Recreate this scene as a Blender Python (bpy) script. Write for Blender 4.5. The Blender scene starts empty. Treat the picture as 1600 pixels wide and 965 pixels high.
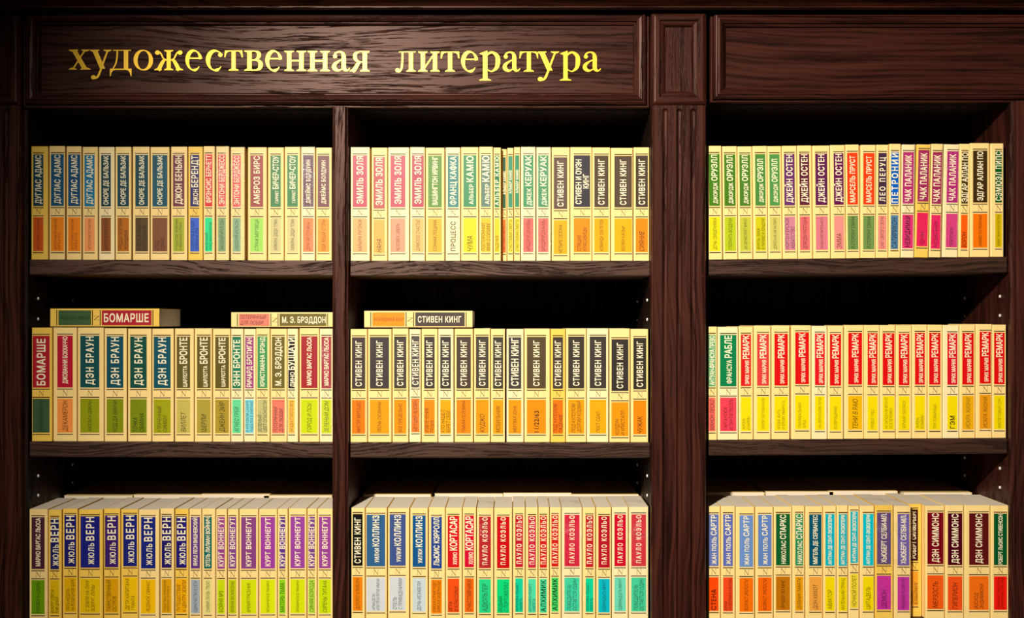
import bpy, bmesh, math, random
from mathutils import Vector, Matrix
from mathutils.geometry import delaunay_2d_cdt
random.seed(7)
scene = bpy.context.scene
COL = scene.collection

# ------------------------------------------------------------------ camera, light, world, exposure
EYE = 1.50          # height of the lens
DIST = 1.80         # lens to the plane of the book spines (y = 0)
cam_d = bpy.data.cameras.new('camera')
cam_d.sensor_width = 36.0
cam_d.lens = 36.0 * DIST * 1000 / 1600
cam_d.shift_y = 17.5 / 1600
cam = bpy.data.objects.new('camera', cam_d)
cam.location = (0, -DIST, EYE)
cam.rotation_euler = (math.pi / 2, 0, 0)
COL.objects.link(cam)
scene.camera = cam

def spot(name, loc, aim, power, colour, size_deg, blend, radius):
    d = bpy.data.lights.new(name, 'SPOT')
    d.energy = power; d.color = colour; d.spot_size = math.radians(size_deg); d.spot_blend = blend; d.shadow_soft_size = radius
    o = bpy.data.objects.new(name, d)
    o.location = loc
    o.rotation_euler = (Vector(aim) - Vector(loc)).to_track_quat('-Z', 'Y').to_euler()
    COL.objects.link(o)
    return o
spot('ceiling_spot_lamp', (-0.56, -1.90, EYE + 0.84), (0.46, 0.0, EYE - 0.38), 325, (1.0, 0.93, 0.84), 76, 1.0, 0.035)

world = bpy.data.worlds.new('shop_ambient')
world.use_nodes = True
world.node_tree.nodes['Background'].inputs[0].default_value = (1.0, 0.86, 0.72, 1)
world.node_tree.nodes['Background'].inputs[1].default_value = 0.035
scene.world = world
scene.view_settings.view_transform = 'Standard'
scene.view_settings.look = 'None'
scene.view_settings.exposure = 0.0
scene.view_settings.gamma = 1.0
scene.view_settings.use_curve_mapping = False

# ------------------------------------------------------------------ helpers
def at(px, py, y=0.0):
    """point of the photograph at depth y behind the spine plane, in metres (x, z)"""
    s = (DIST + y) / DIST / 1000.0
    return (px - 800) * s, EYE + (500 - py) * s

def lin(rgb):
    return tuple(((c / 255) / 12.92 if c / 255 <= 0.04045 else ((c / 255 + 0.055) / 1.055) ** 2.4) for c in rgb)

def mesh_obj(name, verts, faces, mats, parent=None, smooth=False, mi=None):
    me = bpy.data.meshes.new(name)
    me.from_pydata(verts, [], faces)
    me.validate()
    for m in (mats if isinstance(mats, (list, tuple)) else [mats]):
        me.materials.append(m)
    if mi:
        for p, i in zip(me.polygons, mi): p.material_index = i
    if smooth:
        for p in me.polygons: p.use_smooth = True
    o = bpy.data.objects.new(name, me)
    COL.objects.link(o)
    if parent: o.parent = parent
    return o

def empty(name, loc=(0, 0, 0), label=None, cat=None, group=None):
    o = bpy.data.objects.new(name, None)
    o.empty_display_size = 0.05
    COL.objects.link(o)
    o.location = loc
    if label: o['label'] = label
    if cat: o['category'] = cat
    if group: o['group'] = group
    return o

class MB:
    def __init__(s): s.v = []; s.f = []; s.m = []
    def add(s, v, f, m=0):
        n = len(s.v); s.v += list(v); s.f += [tuple(i + n for i in q) for q in f]; s.m += [m] * len(f); return s
    def box(s, x0, x1, y0, y1, z0, z1, m=0):
        v = [(x, y, z) for x in (x0, x1) for y in (y0, y1) for z in (z0, z1)]
        return s.add(v, [(0, 1, 3, 2), (4, 6, 7, 5), (0, 4, 5, 1), (2, 3, 7, 6), (0, 2, 6, 4), (1, 5, 7, 3)], m)
    def build(s, name, mats, parent=None, smooth=False, bevel=0, flip=True):
        o = mesh_obj(name, s.v, s.f, mats, parent, smooth, s.m)
        if flip:
            bm = bmesh.new(); bm.from_mesh(o.data); bmesh.ops.recalc_face_normals(bm, faces=bm.faces)
            if bevel:
                bmesh.ops.bevel(bm, geom=list(bm.edges), offset=bevel, segments=2, affect='EDGES', profile=0.6)
            bm.to_mesh(o.data); bm.free()
        return o

# ------------------------------------------------------------------ materials
def new_mat(name):
    m = bpy.data.materials.new(name); m.use_nodes = True
    nt = m.node_tree
    return m, nt, nt.nodes['Principled BSDF']

def wood(name, axis, dark, mid, light, rough=0.38, scale=1.0, bump=0.5, spec=0.21):
    m, nt, b = new_mat(name)
    N = nt.nodes; L = nt.links
    tc = N.new('ShaderNodeTexCoord'); mp = N.new('ShaderNodeMapping')
    L.new(tc.outputs['Object'], mp.inputs['Vector'])
    # slow wander of the grain
    wn = N.new('ShaderNodeTexNoise'); wn.inputs['Scale'].default_value = 2.2 * scale; wn.inputs['Detail'].default_value = 2
    L.new(tc.outputs['Object'], wn.inputs['Vector'])
    sub = N.new('ShaderNodeVectorMath'); sub.operation = 'SUBTRACT'; sub.inputs[1].default_value = (0.5, 0.5, 0.5)
    L.new(wn.outputs['Color'], sub.inputs[0])
    scl = N.new('ShaderNodeVectorMath'); scl.operation = 'SCALE'; scl.inputs['Scale'].default_value = 0.07
    L.new(sub.outputs[0], scl.inputs[0])
    ad = N.new('ShaderNodeVectorMath'); ad.operation = 'ADD'
    L.new(tc.outputs['Object'], ad.inputs[0]); L.new(scl.outputs[0], ad.inputs[1])
    L.new(ad.outputs[0], mp.inputs['Vector'])
    mp.inputs['Scale'].default_value = (4.5, 40, 195) if axis == 'x' else (195, 40, 4.5)
    n1 = N.new('ShaderNodeTexNoise'); n1.inputs['Scale'].default_value = scale; n1.inputs['Detail'].default_value = 4; n1.inputs['Roughness'].default_value = 0.6
    L.new(mp.outputs[0], n1.inputs['Vector'])
    mp2 = N.new('ShaderNodeMapping'); L.new(ad.outputs[0], mp2.inputs['Vector'])
    mp2.inputs['Scale'].default_value = (28, 200, 620) if axis == 'x' else (620, 200, 28)
    n2 = N.new('ShaderNodeTexNoise'); n2.inputs['Scale'].default_value = scale; n2.inputs['Detail'].default_value = 2
    L.new(mp2.outputs[0], n2.inputs['Vector'])
    cr = N.new('ShaderNodeValToRGB')
    cr.color_ramp.elements[0].position = 0.36; cr.color_ramp.elements[0].color = (*dark, 1)
    cr.color_ramp.elements[1].position = 0.66; cr.color_ramp.elements[1].color = (*light, 1)
    e = cr.color_ramp.elements.new(0.48); e.color = (*mid, 1)
    L.new(n1.outputs['Fac'], cr.inputs['Fac'])
    pr = N.new('ShaderNodeValToRGB')
    pr.color_ramp.elements[0].position = 0.40; pr.color_ramp.elements[0].color = (0, 0, 0, 1)
    pr.color_ramp.elements[1].position = 0.52; pr.color_ramp.elements[1].color = (1, 1, 1, 1)
    L.new(n2.outputs['Fac'], pr.inputs['Fac'])
    # pores gather in the dark bands of the growth rings
    band = N.new('ShaderNodeValToRGB')
    band.color_ramp.elements[0].position = 0.44; band.color_ramp.elements[0].color = (0.3, 0.3, 0.3, 1)
    band.color_ramp.elements[1].position = 0.50; band.color_ramp.elements[1].color = (1, 1, 1, 1)
    L.new(n1.outputs['Fac'], band.inputs['Fac'])
    mx = N.new('ShaderNodeMath'); mx.operation = 'MAXIMUM'
    bs = N.new('ShaderNodeMath'); bs.operation = 'MULTIPLY'; bs.inputs[1].default_value = 1.0
    L.new(band.outputs['Color'], bs.inputs[0])
    L.new(bs.outputs[0], mx.inputs[0]); L.new(pr.outputs['Color'], mx.inputs[1])
    mul = N.new('ShaderNodeMix'); mul.data_type = 'RGBA'; mul.blend_type = 'MULTIPLY'; mul.inputs[0].default_value = 0.48
    L.new(cr.outputs['Color'], mul.inputs[6]); L.new(mx.outputs[0], mul.inputs[7])
    L.new(mul.outputs[2], b.inputs['Base Color'])
    # open pores are matt and sunk, the varnish between them shines
    rr = N.new('ShaderNodeMapRange'); rr.inputs['To Min'].default_value = min(1, rough + 0.3); rr.inputs['To Max'].default_value = rough
    L.new(mx.outputs[0], rr.inputs['Value']); L.new(rr.outputs[0], b.inputs['Roughness'])
    sp = N.new('ShaderNodeMapRange'); sp.inputs['To Min'].default_value = spec * 0.3; sp.inputs['To Max'].default_value = spec
    L.new(mx.outputs[0], sp.inputs['Value']); L.new(sp.outputs[0], b.inputs['Specular IOR Level'])
    b.inputs['Specular Tint'].default_value = (1.0, 0.70, 0.57, 1)
    bp = N.new('ShaderNodeBump'); bp.inputs['Strength'].default_value = bump; bp.inputs['Distance'].default_value = 0.0006
    L.new(mx.outputs[0], bp.inputs['Height']); L.new(bp.outputs[0], b.inputs['Normal'])
    return m

WD = ((0.024, 0.0058, 0.0038), (0.052, 0.0130, 0.0082), (0.090, 0.0235, 0.0135))
oak_h = wood('dark_oak_lying_grain', 'x', *[tuple(c * 0.62 for c in q) for q in WD])
oak_v = wood('dark_oak_standing_grain', 'z', *[tuple(c * 0.72 for c in q) for q in WD], rough=0.40)
oak_shelf = wood('dark_oak_shelf_edge', 'x', (0.016, 0.0065, 0.0038), (0.034, 0.0135, 0.0075), (0.058, 0.022, 0.011), scale=1.6, spec=0.6, bump=1.0, rough=0.5)
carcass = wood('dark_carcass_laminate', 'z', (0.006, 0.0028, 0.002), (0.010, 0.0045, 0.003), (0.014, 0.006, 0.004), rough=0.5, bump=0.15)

_mc = {}
def print_mat(rgb, rough=0.4, name='printed_ink', spec=0.24):
    k = (rgb, rough)
    if k in _mc: return _mc[k]
    m, nt, b = new_mat(name)
    n = nt.nodes.new('ShaderNodeTexNoise'); n.inputs['Scale'].default_value = 60; n.inputs['Detail'].default_value = 3
    mr = nt.nodes.new('ShaderNodeMapRange'); mr.inputs['To Min'].default_value = 0.93; mr.inputs['To Max'].default_value = 1.05
    hs = nt.nodes.new('ShaderNodeHueSaturation'); hs.inputs['Color'].default_value = (*lin(rgb), 1)
    tc = nt.nodes.new('ShaderNodeTexCoord')
    nt.links.new(tc.outputs['Object'], n.inputs['Vector'])
    nt.links.new(n.outputs['Fac'], mr.inputs['Value']); nt.links.new(mr.outputs[0], hs.inputs['Value'])
    nt.links.new(hs.outputs[0], b.inputs['Base Color'])
    b.inputs['Roughness'].default_value = rough
    b.inputs['Specular IOR Level'].default_value = spec
    _mc[k] = m
    return m
COVER = {'n': print_mat((253, 219, 140), 0.42, 'cream_cover'), 'p': print_mat((252, 229, 170), 0.42, 'pale_cream_cover'), 'y': print_mat((247, 202, 84), 0.42, 'deep_yellow_cover')}
CREAM = print_mat((252, 238, 196), 0.45, 'cream_lettering')
RULE = print_mat((48, 34, 26), 0.45, 'dark_rule')
EDGE = print_mat((250, 236, 180), 0.45, 'cream_hairline')

def pages_mat():
    m, nt, b = new_mat('paper_page_edges')
    tc = nt.nodes.new('ShaderNodeTexCoord'); mp = nt.nodes.new('ShaderNodeMapping'); mp.inputs['Scale'].default_value = (2500, 6, 6)
    n = nt.nodes.new('ShaderNodeTexNoise'); n.inputs['Scale'].default_value = 1; n.inputs['Detail'].default_value = 2
    cr = nt.nodes.new('ShaderNodeValToRGB')
    cr.color_ramp.elements[0].color = (0.78, 0.65, 0.47, 1); cr.color_ramp.elements[1].color = (0.95, 0.84, 0.66, 1)
    nt.links.new(tc.outputs['Object'], mp.inputs[0]); nt.links.new(mp.outputs[0], n.inputs['Vector'])
    nt.links.new(n.outputs['Fac'], cr.inputs[0]); nt.links.new(cr.outputs[0], b.inputs['Base Color'])
    b.inputs['Roughness'].default_value = 0.9; b.inputs['Specular IOR Level'].default_value = 0.1
    return m
PAGES = pages_mat()

def wrap_mat():
    m, nt, b = new_mat('clear_shrink_film')
    N = nt.nodes; L = nt.links
    N.remove(b)
    out = N['Material Output']
    tr = N.new('ShaderNodeBsdfTransparent'); gl = N.new('ShaderNodeBsdfGlossy'); gl.inputs['Roughness'].default_value = 0.20
    mix = N.new('ShaderNodeMixShader')
    tc = N.new('ShaderNodeTexCoord')
    n = N.new('ShaderNodeTexNoise'); n.inputs['Scale'].default_value = 330; n.inputs['Detail'].default_value = 3; n.inputs['Distortion'].default_value = 1.0
    n2 = N.new('ShaderNodeTexNoise'); n2.inputs['Scale'].default_value = 26; n2.inputs['Detail'].default_value = 2
    L.new(tc.outputs['Object'], n.inputs['Vector']); L.new(tc.outputs['Object'], n2.inputs['Vector'])
    mp = N.new('ShaderNodeMapRange'); mp.inputs['From Min'].default_value = 0.5; mp.inputs['From Max'].default_value = 0.72
    mp.inputs['To Min'].default_value = 0.03; mp.inputs['To Max'].default_value = 0.17
    L.new(n2.outputs['Fac'], mp.inputs['Value'])
    bp = N.new('ShaderNodeBump'); bp.inputs['Strength'].default_value = 1.0; bp.inputs['Distance'].default_value = 0.0022
    L.new(n.outputs['Fac'], bp.inputs['Height']); L.new(bp.outputs[0], gl.inputs['Normal'])
    L.new(mp.outputs[0], mix.inputs[0]); L.new(tr.outputs[0], mix.inputs[1]); L.new(gl.outputs[0], mix.inputs[2])
    L.new(mix.outputs[0], out.inputs[0])
    return m
FILM = wrap_mat()

def gold_mat():
    m, nt, b = new_mat('gold_letter_vinyl')
    n = nt.nodes.new('ShaderNodeTexNoise'); n.inputs['Scale'].default_value = 14
    cr = nt.nodes.new('ShaderNodeValToRGB')
    cr.color_ramp.elements[0].color = (0.86, 0.50, 0.02, 1); cr.color_ramp.elements[1].color = (0.95, 0.58, 0.04, 1)
    nt.links.new(n.outputs['Fac'], cr.inputs[0]); nt.links.new(cr.outputs[0], b.inputs['Base Color'])
    b.inputs['Metallic'].default_value = 0.55; b.inputs['Roughness'].default_value = 0.37
    b.inputs['Specular IOR Level'].default_value = 0.6
    return m
GOLD = gold_mat()
m_pin, _nt, _b = new_mat('white_plastic_pin'); _b.inputs['Base Color'].default_value = (0.75, 0.70, 0.62, 1); _b.inputs['Roughness'].default_value = 0.35
_n = _nt.nodes.new('ShaderNodeTexNoise'); _r = _nt.nodes.new('ShaderNodeMapRange'); _r.inputs['To Min'].default_value = 0.3; _r.inputs['To Max'].default_value = 0.4
_nt.links.new(_n.outputs['Fac'], _r.inputs['Value']); _nt.links.new(_r.outputs[0], _b.inputs['Roughness'])

# ------------------------------------------------------------------ the room
fl_m, _nt, _b = new_mat('shop_floor_stone')
_n = _nt.nodes.new('ShaderNodeTexNoise'); _n.inputs['Scale'].default_value = 6
_c = _nt.nodes.new('ShaderNodeValToRGB'); _c.color_ramp.elements[0].color = (0.10, 0.07, 0.05, 1); _c.color_ramp.elements[1].color = (0.18, 0.13, 0.09, 1)
_nt.links.new(_n.outputs['Fac'], _c.inputs[0]); _nt.links.new(_c.outputs[0], _b.inputs['Base Color']); _b.inputs['Roughness'].default_value = 0.5
o = MB().box(-3, 3, -4, 0.45, -0.05, 0).build('floor', fl_m); o['kind'] = 'structure'; o['label'] = 'brown stone shop floor in front of the bookcases'; o['category'] = 'floor'
o = MB().box(-3, 3, 0.36, 0.45, 0, 2.9).build('wall_back', fl_m); o['kind'] = 'structure'; o['label'] = 'plain wall behind the dark bookcases'; o['category'] = 'wall'

# ------------------------------------------------------------------ joinery helpers
def ring_frame(name, x0, x1, z0, z1, prof, parent, mats):
    """mitred picture-frame moulding: profile of (inset, y) swept round the rectangle"""
    v = []; f = []; mi = []
    for ins, y in prof:
        v += [(x0 + ins, y, z0 + ins), (x1 - ins, y, z0 + ins), (x1 - ins, y, z1 - ins), (x0 + ins, y, z1 - ins)]
    for k in range(len(prof) - 1):
        a = 4 * k; b = a + 4
        for i in range(4):
            j = (i + 1) % 4
            f.append((a + i, a + j, b + j, b + i)); mi.append(0 if i in (0, 2) else 1)
    o = mesh_obj(name, v, f, mats, parent, False, mi)
    bm = bmesh.new(); bm.from_mesh(o.data)
    bm.normal_update()
    for fc in bm.faces:
        pass
    bmesh.ops.recalc_face_normals(bm, faces=bm.faces)
    if sum(fc.normal.y * fc.calc_area() for fc in bm.faces) > 0: bmesh.ops.reverse_faces(bm, faces=bm.faces)
    bm.to_mesh(o.data); bm.free()
    return o

def extrude_profile(name, pts, z0, z1, mat, parent):
    n = len(pts)
    v = [(x, y, z0) for x, y in pts] + [(x, y, z1) for x, y in pts]
    f = [(i, (i + 1) % n, n + (i + 1) % n, n + i) for i in range(n)]
    f += [tuple(range(n)), tuple(range(2 * n - 1, n - 1, -1))]
    return MB().add(v, f).build(name, mat, parent)

HEAD_PROF = [(0, 0.006), (0, -0.0075), (0.0006, -0.0082), (0.0030, -0.0082), (0.0033, -0.0045), (0.0041, -0.0045), (0.0045, -0.0098), (0.0058, -0.0124), (0.0076, -0.0144), (0.0092, -0.0148),
             (0.0101, -0.0142), (0.0103, -0.0110), (0.0108, -0.0110), (0.0111, -0.0144), (0.0124, -0.0147), (0.0160, -0.0136), (0.0194, -0.0114), (0.0197, -0.0072), (0.0204, -0.0066), (0.0214, -0.0066),
             (0.0234, -0.0048), (0.0244, -0.0008)]
YP = -0.0002     # face of the inset header panel
BLOCK_PROF = [(0, -0.0012), (0, -0.0130), (0.0010, -0.0148), (0.0032, -0.0170), (0.0058, -0.0188), (0.0072, -0.0192), (0.0132, -0.0192), (0.0142, -0.0185), (0.0146, -0.0162), (0.0154, -0.0162),
              (0.0160, -0.0176), (0.0176, -0.0174), (0.0205, -0.0160), (0.0222, -0.0144), (0.0232, -0.0122)]

# ------------------------------------------------------------------ lettering of the header (outlines drawn stroke by stroke)
def spline(pts, n=9):
    if len(pts) == 2: return pts
    out = []
    P_ = [pts[0]] + list(pts) + [pts[-1]]
    for i in range(1, len(P_) - 2):
        p0, p1, p2, p3 = P_[i - 1], P_[i], P_[i + 1], P_[i + 2]
        for k in range(n):
            t = k / n
            out.append(tuple(0.5 * (2 * b + (c - a) * t + (2 * a - 5 * b + 4 * c - d) * t * t + (3 * b - a - 3 * c + d) * t ** 3) for a, b, c, d in zip(p0, p1, p2, p3)))
    out.append(tuple(pts[-1]))
    return out

def union_fill(loops, eps):
    """triangles covering everything the closed outlines wind round"""
    pts = []; eds = []
    for L in loops:
        b0 = len(pts); pts += [Vector(p) for p in L]
        eds += [(b0 + i, b0 + (i + 1) % len(L)) for i in range(len(L))]
    seg = [(pts[i].x, pts[i].y, pts[j].x, pts[j].y) for i, j in eds]
    cv, _, cf = delaunay_2d_cdt(pts, eds, [], 0, eps, False)[:3]
    f = []
    for t in cf:
        x = sum(cv[q].x for q in t) / len(t); y = sum(cv[q].y for q in t) / len(t)
        wn = 0
        for ax, ay, bx, by in seg:
            if (ay > y) != (by > y) and x < (bx - ax) * (y - ay) / (by - ay) + ax: wn += 1 if by > ay else -1
        if wn: f.append(tuple(t))
    return [(p.x, p.y) for p in cv], f

class Glyph:
    def __init__(s): s.polys = []; s.lay = []; s.k = 0; s.ids = set()
    def quad(s, *p): s.polys.append(list(p)); return s
    def stroke(s, pts, n=9):            # pts: (x, y, width)
        q = spline(pts, n)
        L = []; R_ = []
        for i, (x, y, w) in enumerate(q):
            a = q[max(0, i - 1)]; b = q[min(len(q) - 1, i + 1)]
            dx, dy = b[0] - a[0], b[1] - a[1]; l = math.hypot(dx, dy) or 1
            nx, ny = -dy / l, dx / l
            L.append((x + nx * w / 2, y + ny * w / 2)); R_.append((x - nx * w / 2, y - ny * w / 2))
        s.k += 1
        for i in range(len(q) - 1):
            s.polys.append([L[i], R_[i], R_[i + 1], L[i + 1]]); s.lay.append(s.k); s.ids.add(id(s.polys[-1]))
        return s
    def diag(s, x0, y0, x1, y1, w):     # slanted stroke with level ends, w measured level
        s.polys.append([(x0 - w / 2, y0), (x1 - w / 2, y1), (x1 + w / 2, y1), (x0 + w / 2, y0)]); return s
    def ball(s, x, y, rx, ry=None):
        ry = ry or rx
        s.polys.append([(x + rx * math.cos(a * math.pi / 10), y + ry * math.sin(a * math.pi / 10)) for a in range(20)]); return s
    def bar(s, x0, x1, y0, y1): s.polys.append([(x0, y0), (x1, y0), (x1, y1), (x0, y1)]); return s
    def serif(s, x0, x1, y, up, sx0, sx1):   # thin slab with a small bracket to the stem sx0..sx1
        t = 0.045; d = 1 if up else -1
        s.polys.append([(x0, y), (x1, y), (x1, y + d * t * 0.8), (sx1, y + d * 0.10), (sx0, y + d * 0.10), (x0, y + d * t * 0.8)]); return s
    def stem(s, x, w, y0=0.0, y1=1.0, e=0.13):
        s.bar(x - w / 2, x + w / 2, y0, y1); s.serif(x - w / 2 - e, x + w / 2 + e, y0, True, x - w / 2, x + w / 2); s.serif(x - w / 2 - e, x + w / 2 + e, y1, False, x - w / 2, x + w / 2); return s
    def oval(s, cx, cy, rx, ry, a0, a1, wfun, n=40):
        s.stroke([(cx + rx * math.cos(math.radians(a0 + (a1 - a0) * i / n)), cy + ry * math.sin(math.radians(a0 + (a1 - a0) * i / n)), wfun(a0 + (a1 - a0) * i / n)) for i in range(n + 1)], 1); return s

def fat(a, thin, thick): return thin + (thick - thin) * abs(math.cos(math.radians(a + 8))) ** 1.6

def make_glyph(ch):
    g = Glyph()
    if ch == 'х':
        g.diag(0.24, 1, 0.80, 0, 0.25).diag(0.80, 1, 0.18, 0, 0.085)
        g.serif(0.0, 0.46, 1, False, 0.12, 0.36).serif(0.62, 1.0, 1, False, 0.74, 0.86).serif(0.0, 0.38, 0, True, 0.13, 0.24).serif(0.56, 1.06, 0, True, 0.68, 0.92)
    elif ch == 'у':
        g.diag(0.22, 1, 0.62, 0.05, 0.25)
        g.stroke([(0.88, 0.98, 0.08), (0.70, 0.5, 0.09), (0.50, -0.08, 0.10), (0.38, -0.34, 0.11), (0.24, -0.42, 0.10)])
        g.ball(0.17, -0.375, 0.12, 0.105).serif(0.0, 0.46, 1, False, 0.10, 0.34).serif(0.66, 1.05, 1, False, 0.82, 0.93)
    elif ch == 'д':
        g.bar(0.16, 1.06, 0.955, 1.0).bar(0.70, 0.92, 0.03, 0.98)
        g.stroke([(0.37, 0.97, 0.075), (0.36, 0.62, 0.075), (0.29, 0.30, 0.075), (0.14, 0.03, 0.06)])
        g.bar(0.0, 1.09, 0.0, 0.065).quad((0, 0.05), (0, -0.31), (0.045, -0.31), (0.085, -0.14), (0.17, -0.03), (0.3, 0.0), (0.3, 0.05)).quad((1.09, 0.05), (0.79, 0.05), (0.79, 0.0), (0.92, -0.03), (1.0, -0.14), (1.045, -0.31), (1.09, -0.31))
        g.bar(0.98, 1.06, 0.955, 1.0)
    elif ch == 'о':
        g.oval(0.5, 0.495, 0.395, 0.485, 0, 360, lambda a: fat(a, 0.055, 0.215))
    elif ch == 'ж':
        g.stem(0.72, 0.21)
        for sgn in (-1, 1):
            g.stroke([(0.72 + sgn * 0.10, 0.50, 0.07), (0.72 + sgn * 0.27, 0.58, 0.075), (0.72 + sgn * 0.40, 0.82, 0.08), (0.72 + sgn * 0.52, 0.93, 0.07)])
            g.ball(0.72 + sgn * 0.58, 0.875, 0.125, 0.11)
            g.stroke([(0.72 + sgn * 0.16, 0.52, 0.07), (0.72 + sgn * 0.30, 0.42, 0.17), (0.72 + sgn * 0.50, 0.06, 0.20), (0.72 + sgn * 0.54, 0.0, 0.20)])
            g.serif(0.72 + sgn * 0.55 - 0.19, 0.72 + sgn * 0.55 + 0.19, 0, True, 0.72 + sgn * 0.5 - 0.1, 0.72 + sgn * 0.5 + 0.1)
        g.bar(0.45, 0.99, 0.48, 0.545)
    elif ch == 'е':
        g.oval(0.47, 0.495, 0.37, 0.485, 8, 322, lambda a: (0.17 if a < 30 else 0.06 + 0.17 * abs(math.cos(math.radians(a + 22))) ** 1.4) if a < 290 else max(0.035, 0.12 - (a - 290) * 0.003))
        g.bar(0.16, 0.90, 0.575, 0.635)
    elif ch == 'с':
        g.oval(0.48, 0.495, 0.38, 0.485, 62, 322, lambda a: 0.06 + 0.18 * abs(math.cos(math.radians(a + 22))) ** 1.4 if a < 290 else max(0.035, 0.12 - (a - 290) * 0.003))
        g.stroke([(0.62, 0.955, 0.055), (0.72, 0.88, 0.07), (0.76, 0.78, 0.1)]).ball(0.745, 0.775, 0.115, 0.10)
    elif ch == 'т':
        g.bar(0.40, 0.62, 0, 0.98).serif(0.24, 0.78, 0, True, 0.40, 0.62).bar(0.02, 1.0, 0.955, 1.0)
        g.quad((0.02, 1.0), (0.0, 0.66), (0.05, 0.66), (0.10, 0.84), (0.17, 0.92), (0.3, 0.955), (0.3, 1.0)).quad((1.0, 1.0), (0.72, 1.0), (0.72, 0.955), (0.85, 0.92), (0.92, 0.84), (0.97, 0.66), (1.02, 0.66))
    elif ch == 'в':
        g.bar(0.14, 0.35, 0, 1).serif(0, 0.4, 0, True, 0.14, 0.35).serif(0, 0.4, 1, False, 0.14, 0.35)
        g.stroke([(0.3, 0.975, 0.05), (0.52, 0.965, 0.06), (0.67, 0.90, 0.14), (0.705, 0.77, 0.19), (0.64, 0.62, 0.13), (0.5, 0.545, 0.06), (0.3, 0.535, 0.055)])
        g.stroke([(0.3, 0.535, 0.055), (0.56, 0.53, 0.06), (0.74, 0.44, 0.16), (0.785, 0.28, 0.21), (0.72, 0.11, 0.15), (0.54, 0.03, 0.06), (0.3, 0.025, 0.05)])
    elif ch == 'н':
        g.stem(0.25, 0.21).stem(0.86, 0.21).bar(0.3, 0.8, 0.475, 0.545)
    elif ch == 'а':
        g.stroke([(0.14, 0.74, 0.10), (0.18, 0.88, 0.09), (0.36, 0.97, 0.065), (0.53, 0.90, 0.13), (0.59, 0.72, 0.20), (0.59, 0.40, 0.205), (0.60, 0.18, 0.20), (0.68, 0.06, 0.14), (0.80, 0.06, 0.07), (0.88, 0.16, 0.035)])
        g.ball(0.165, 0.745, 0.10, 0.10)
        g.stroke([(0.58, 0.61, 0.055), (0.34, 0.50, 0.08), (0.14, 0.33, 0.17), (0.13, 0.16, 0.20), (0.27, 0.05, 0.13), (0.42, 0.07, 0.07), (0.58, 0.18, 0.05)])
    elif ch == 'я':
        g.bar(0.63, 0.85, 0, 1).serif(0.5, 0.98, 0, True, 0.63, 0.85).serif(0.58, 0.98, 1, False, 0.63, 0.85)
        g.stroke([(0.68, 0.975, 0.05), (0.44, 0.965, 0.06), (0.27, 0.88, 0.15), (0.235, 0.73, 0.20), (0.30, 0.56, 0.14), (0.46, 0.485, 0.06), (0.68, 0.475, 0.055)])
        g.stroke([(0.52, 0.49, 0.09), (0.38, 0.36, 0.17), (0.20, 0.08, 0.19), (0.12, 0.0, 0.16)]).serif(-0.02, 0.28, 0, True, 0.06, 0.22)
    elif ch == 'л':
        g.bar(0.70, 0.91, 0, 1).serif(0.56, 1.05, 0, True, 0.70, 0.91).bar(0.16, 1.05, 0.955, 1.0)
        g.stroke([(0.345, 0.97, 0.09), (0.345, 0.55, 0.095), (0.31, 0.20, 0.10), (0.21, 0.02, 0.09), (0.10, 0.0, 0.07)]).ball(0.085, 0.075, 0.105, 0.10)
    elif ch == 'и':
        g.stem(0.25, 0.21).stem(0.86, 0.21).quad((0.33, 0.12), (0.33, 0.24), (0.78, 0.88), (0.78, 0.76))
    elif ch == 'р':
        g.bar(0.20, 0.41, -0.45, 0.95).serif(0.03, 0.58, -0.45, True, 0.20, 0.41)
        g.quad((0.03, 0.90), (0.20, 0.82), (0.41, 0.80), (0.41, 1.03), (0.36, 1.03), (0.22, 0.97))
        g.stroke([(0.36, 0.78, 0.05), (0.50, 0.92, 0.10), (0.66, 0.95, 0.11), (0.86, 0.78, 0.19), (0.90, 0.50, 0.215), (0.84, 0.20, 0.17), (0.64, 0.02, 0.07), (0.48, 0.05, 0.05), (0.36, 0.15, 0.05)])
    return g

def build_letter(ch, px0, px1, parent):
    g = make_glyph(ch)
    xs = [p[0] for q in g.polys for p in q]; gx0, gx1 = min(xs), max(xs)
    base = 109.0 + (112.0 - 109.0) * min(1.0, max(0.0, (px0 - 110) / 500))
    X0, Z0 = at(px0, base, YP); X1, _ = at(px1, base, YP)
    sx = (X1 - X0) / (gx1 - gx0); sz = 0.0313
    polys = []
    for q in g.polys:
        n = len(q); a = sum(q[i][0] * q[(i + 1) % n][1] - q[(i + 1) % n][0] * q[i][1] for i in range(n))
        if abs(a) > 1e-7: polys.append(q if a > 0 else q[::-1])
    v, f = union_fill(polys, 2e-4)
    n = len(v); th = 0.0012
    fr = [(X0 + (x - gx0) * sx, YP - th, Z0 + y * sz) for x, y in v]
    bk = [(x, YP + 0.0003, z) for x, _, z in fr]
    cnt = {}
    for t in f:
        for k in range(len(t)): cnt[(t[k], t[(k + 1) % len(t)])] = 1
    side = [(a, n + a, n + b, b) for a, b in cnt if (b, a) not in cnt]
    mb = MB().add(fr + bk, f + side)
    return mb.build('gold_letter', GOLD, parent, flip=False)

SIGN = [('х', 108, 142), ('у', 141, 174.5), ('д', 172, 206), ('о', 209, 239.5), ('ж', 241.5, 286.5), ('е', 290, 316), ('с', 322, 348), ('т', 351, 379.5), ('в', 382, 411), ('е', 415, 441),
        ('н', 444.6, 478.5), ('н', 481, 515.5), ('а', 519, 547), ('я', 547, 577.5), ('л', 618, 649.5), ('и', 653.5, 687), ('т', 688.8, 717.7), ('е', 720.6, 747), ('р', 749, 781.5), ('а', 785.6, 813),
        ('т', 811.6, 841), ('у', 838.6, 873.5), ('р', 874.6, 906.5), ('а', 910.5, 939)]

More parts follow.
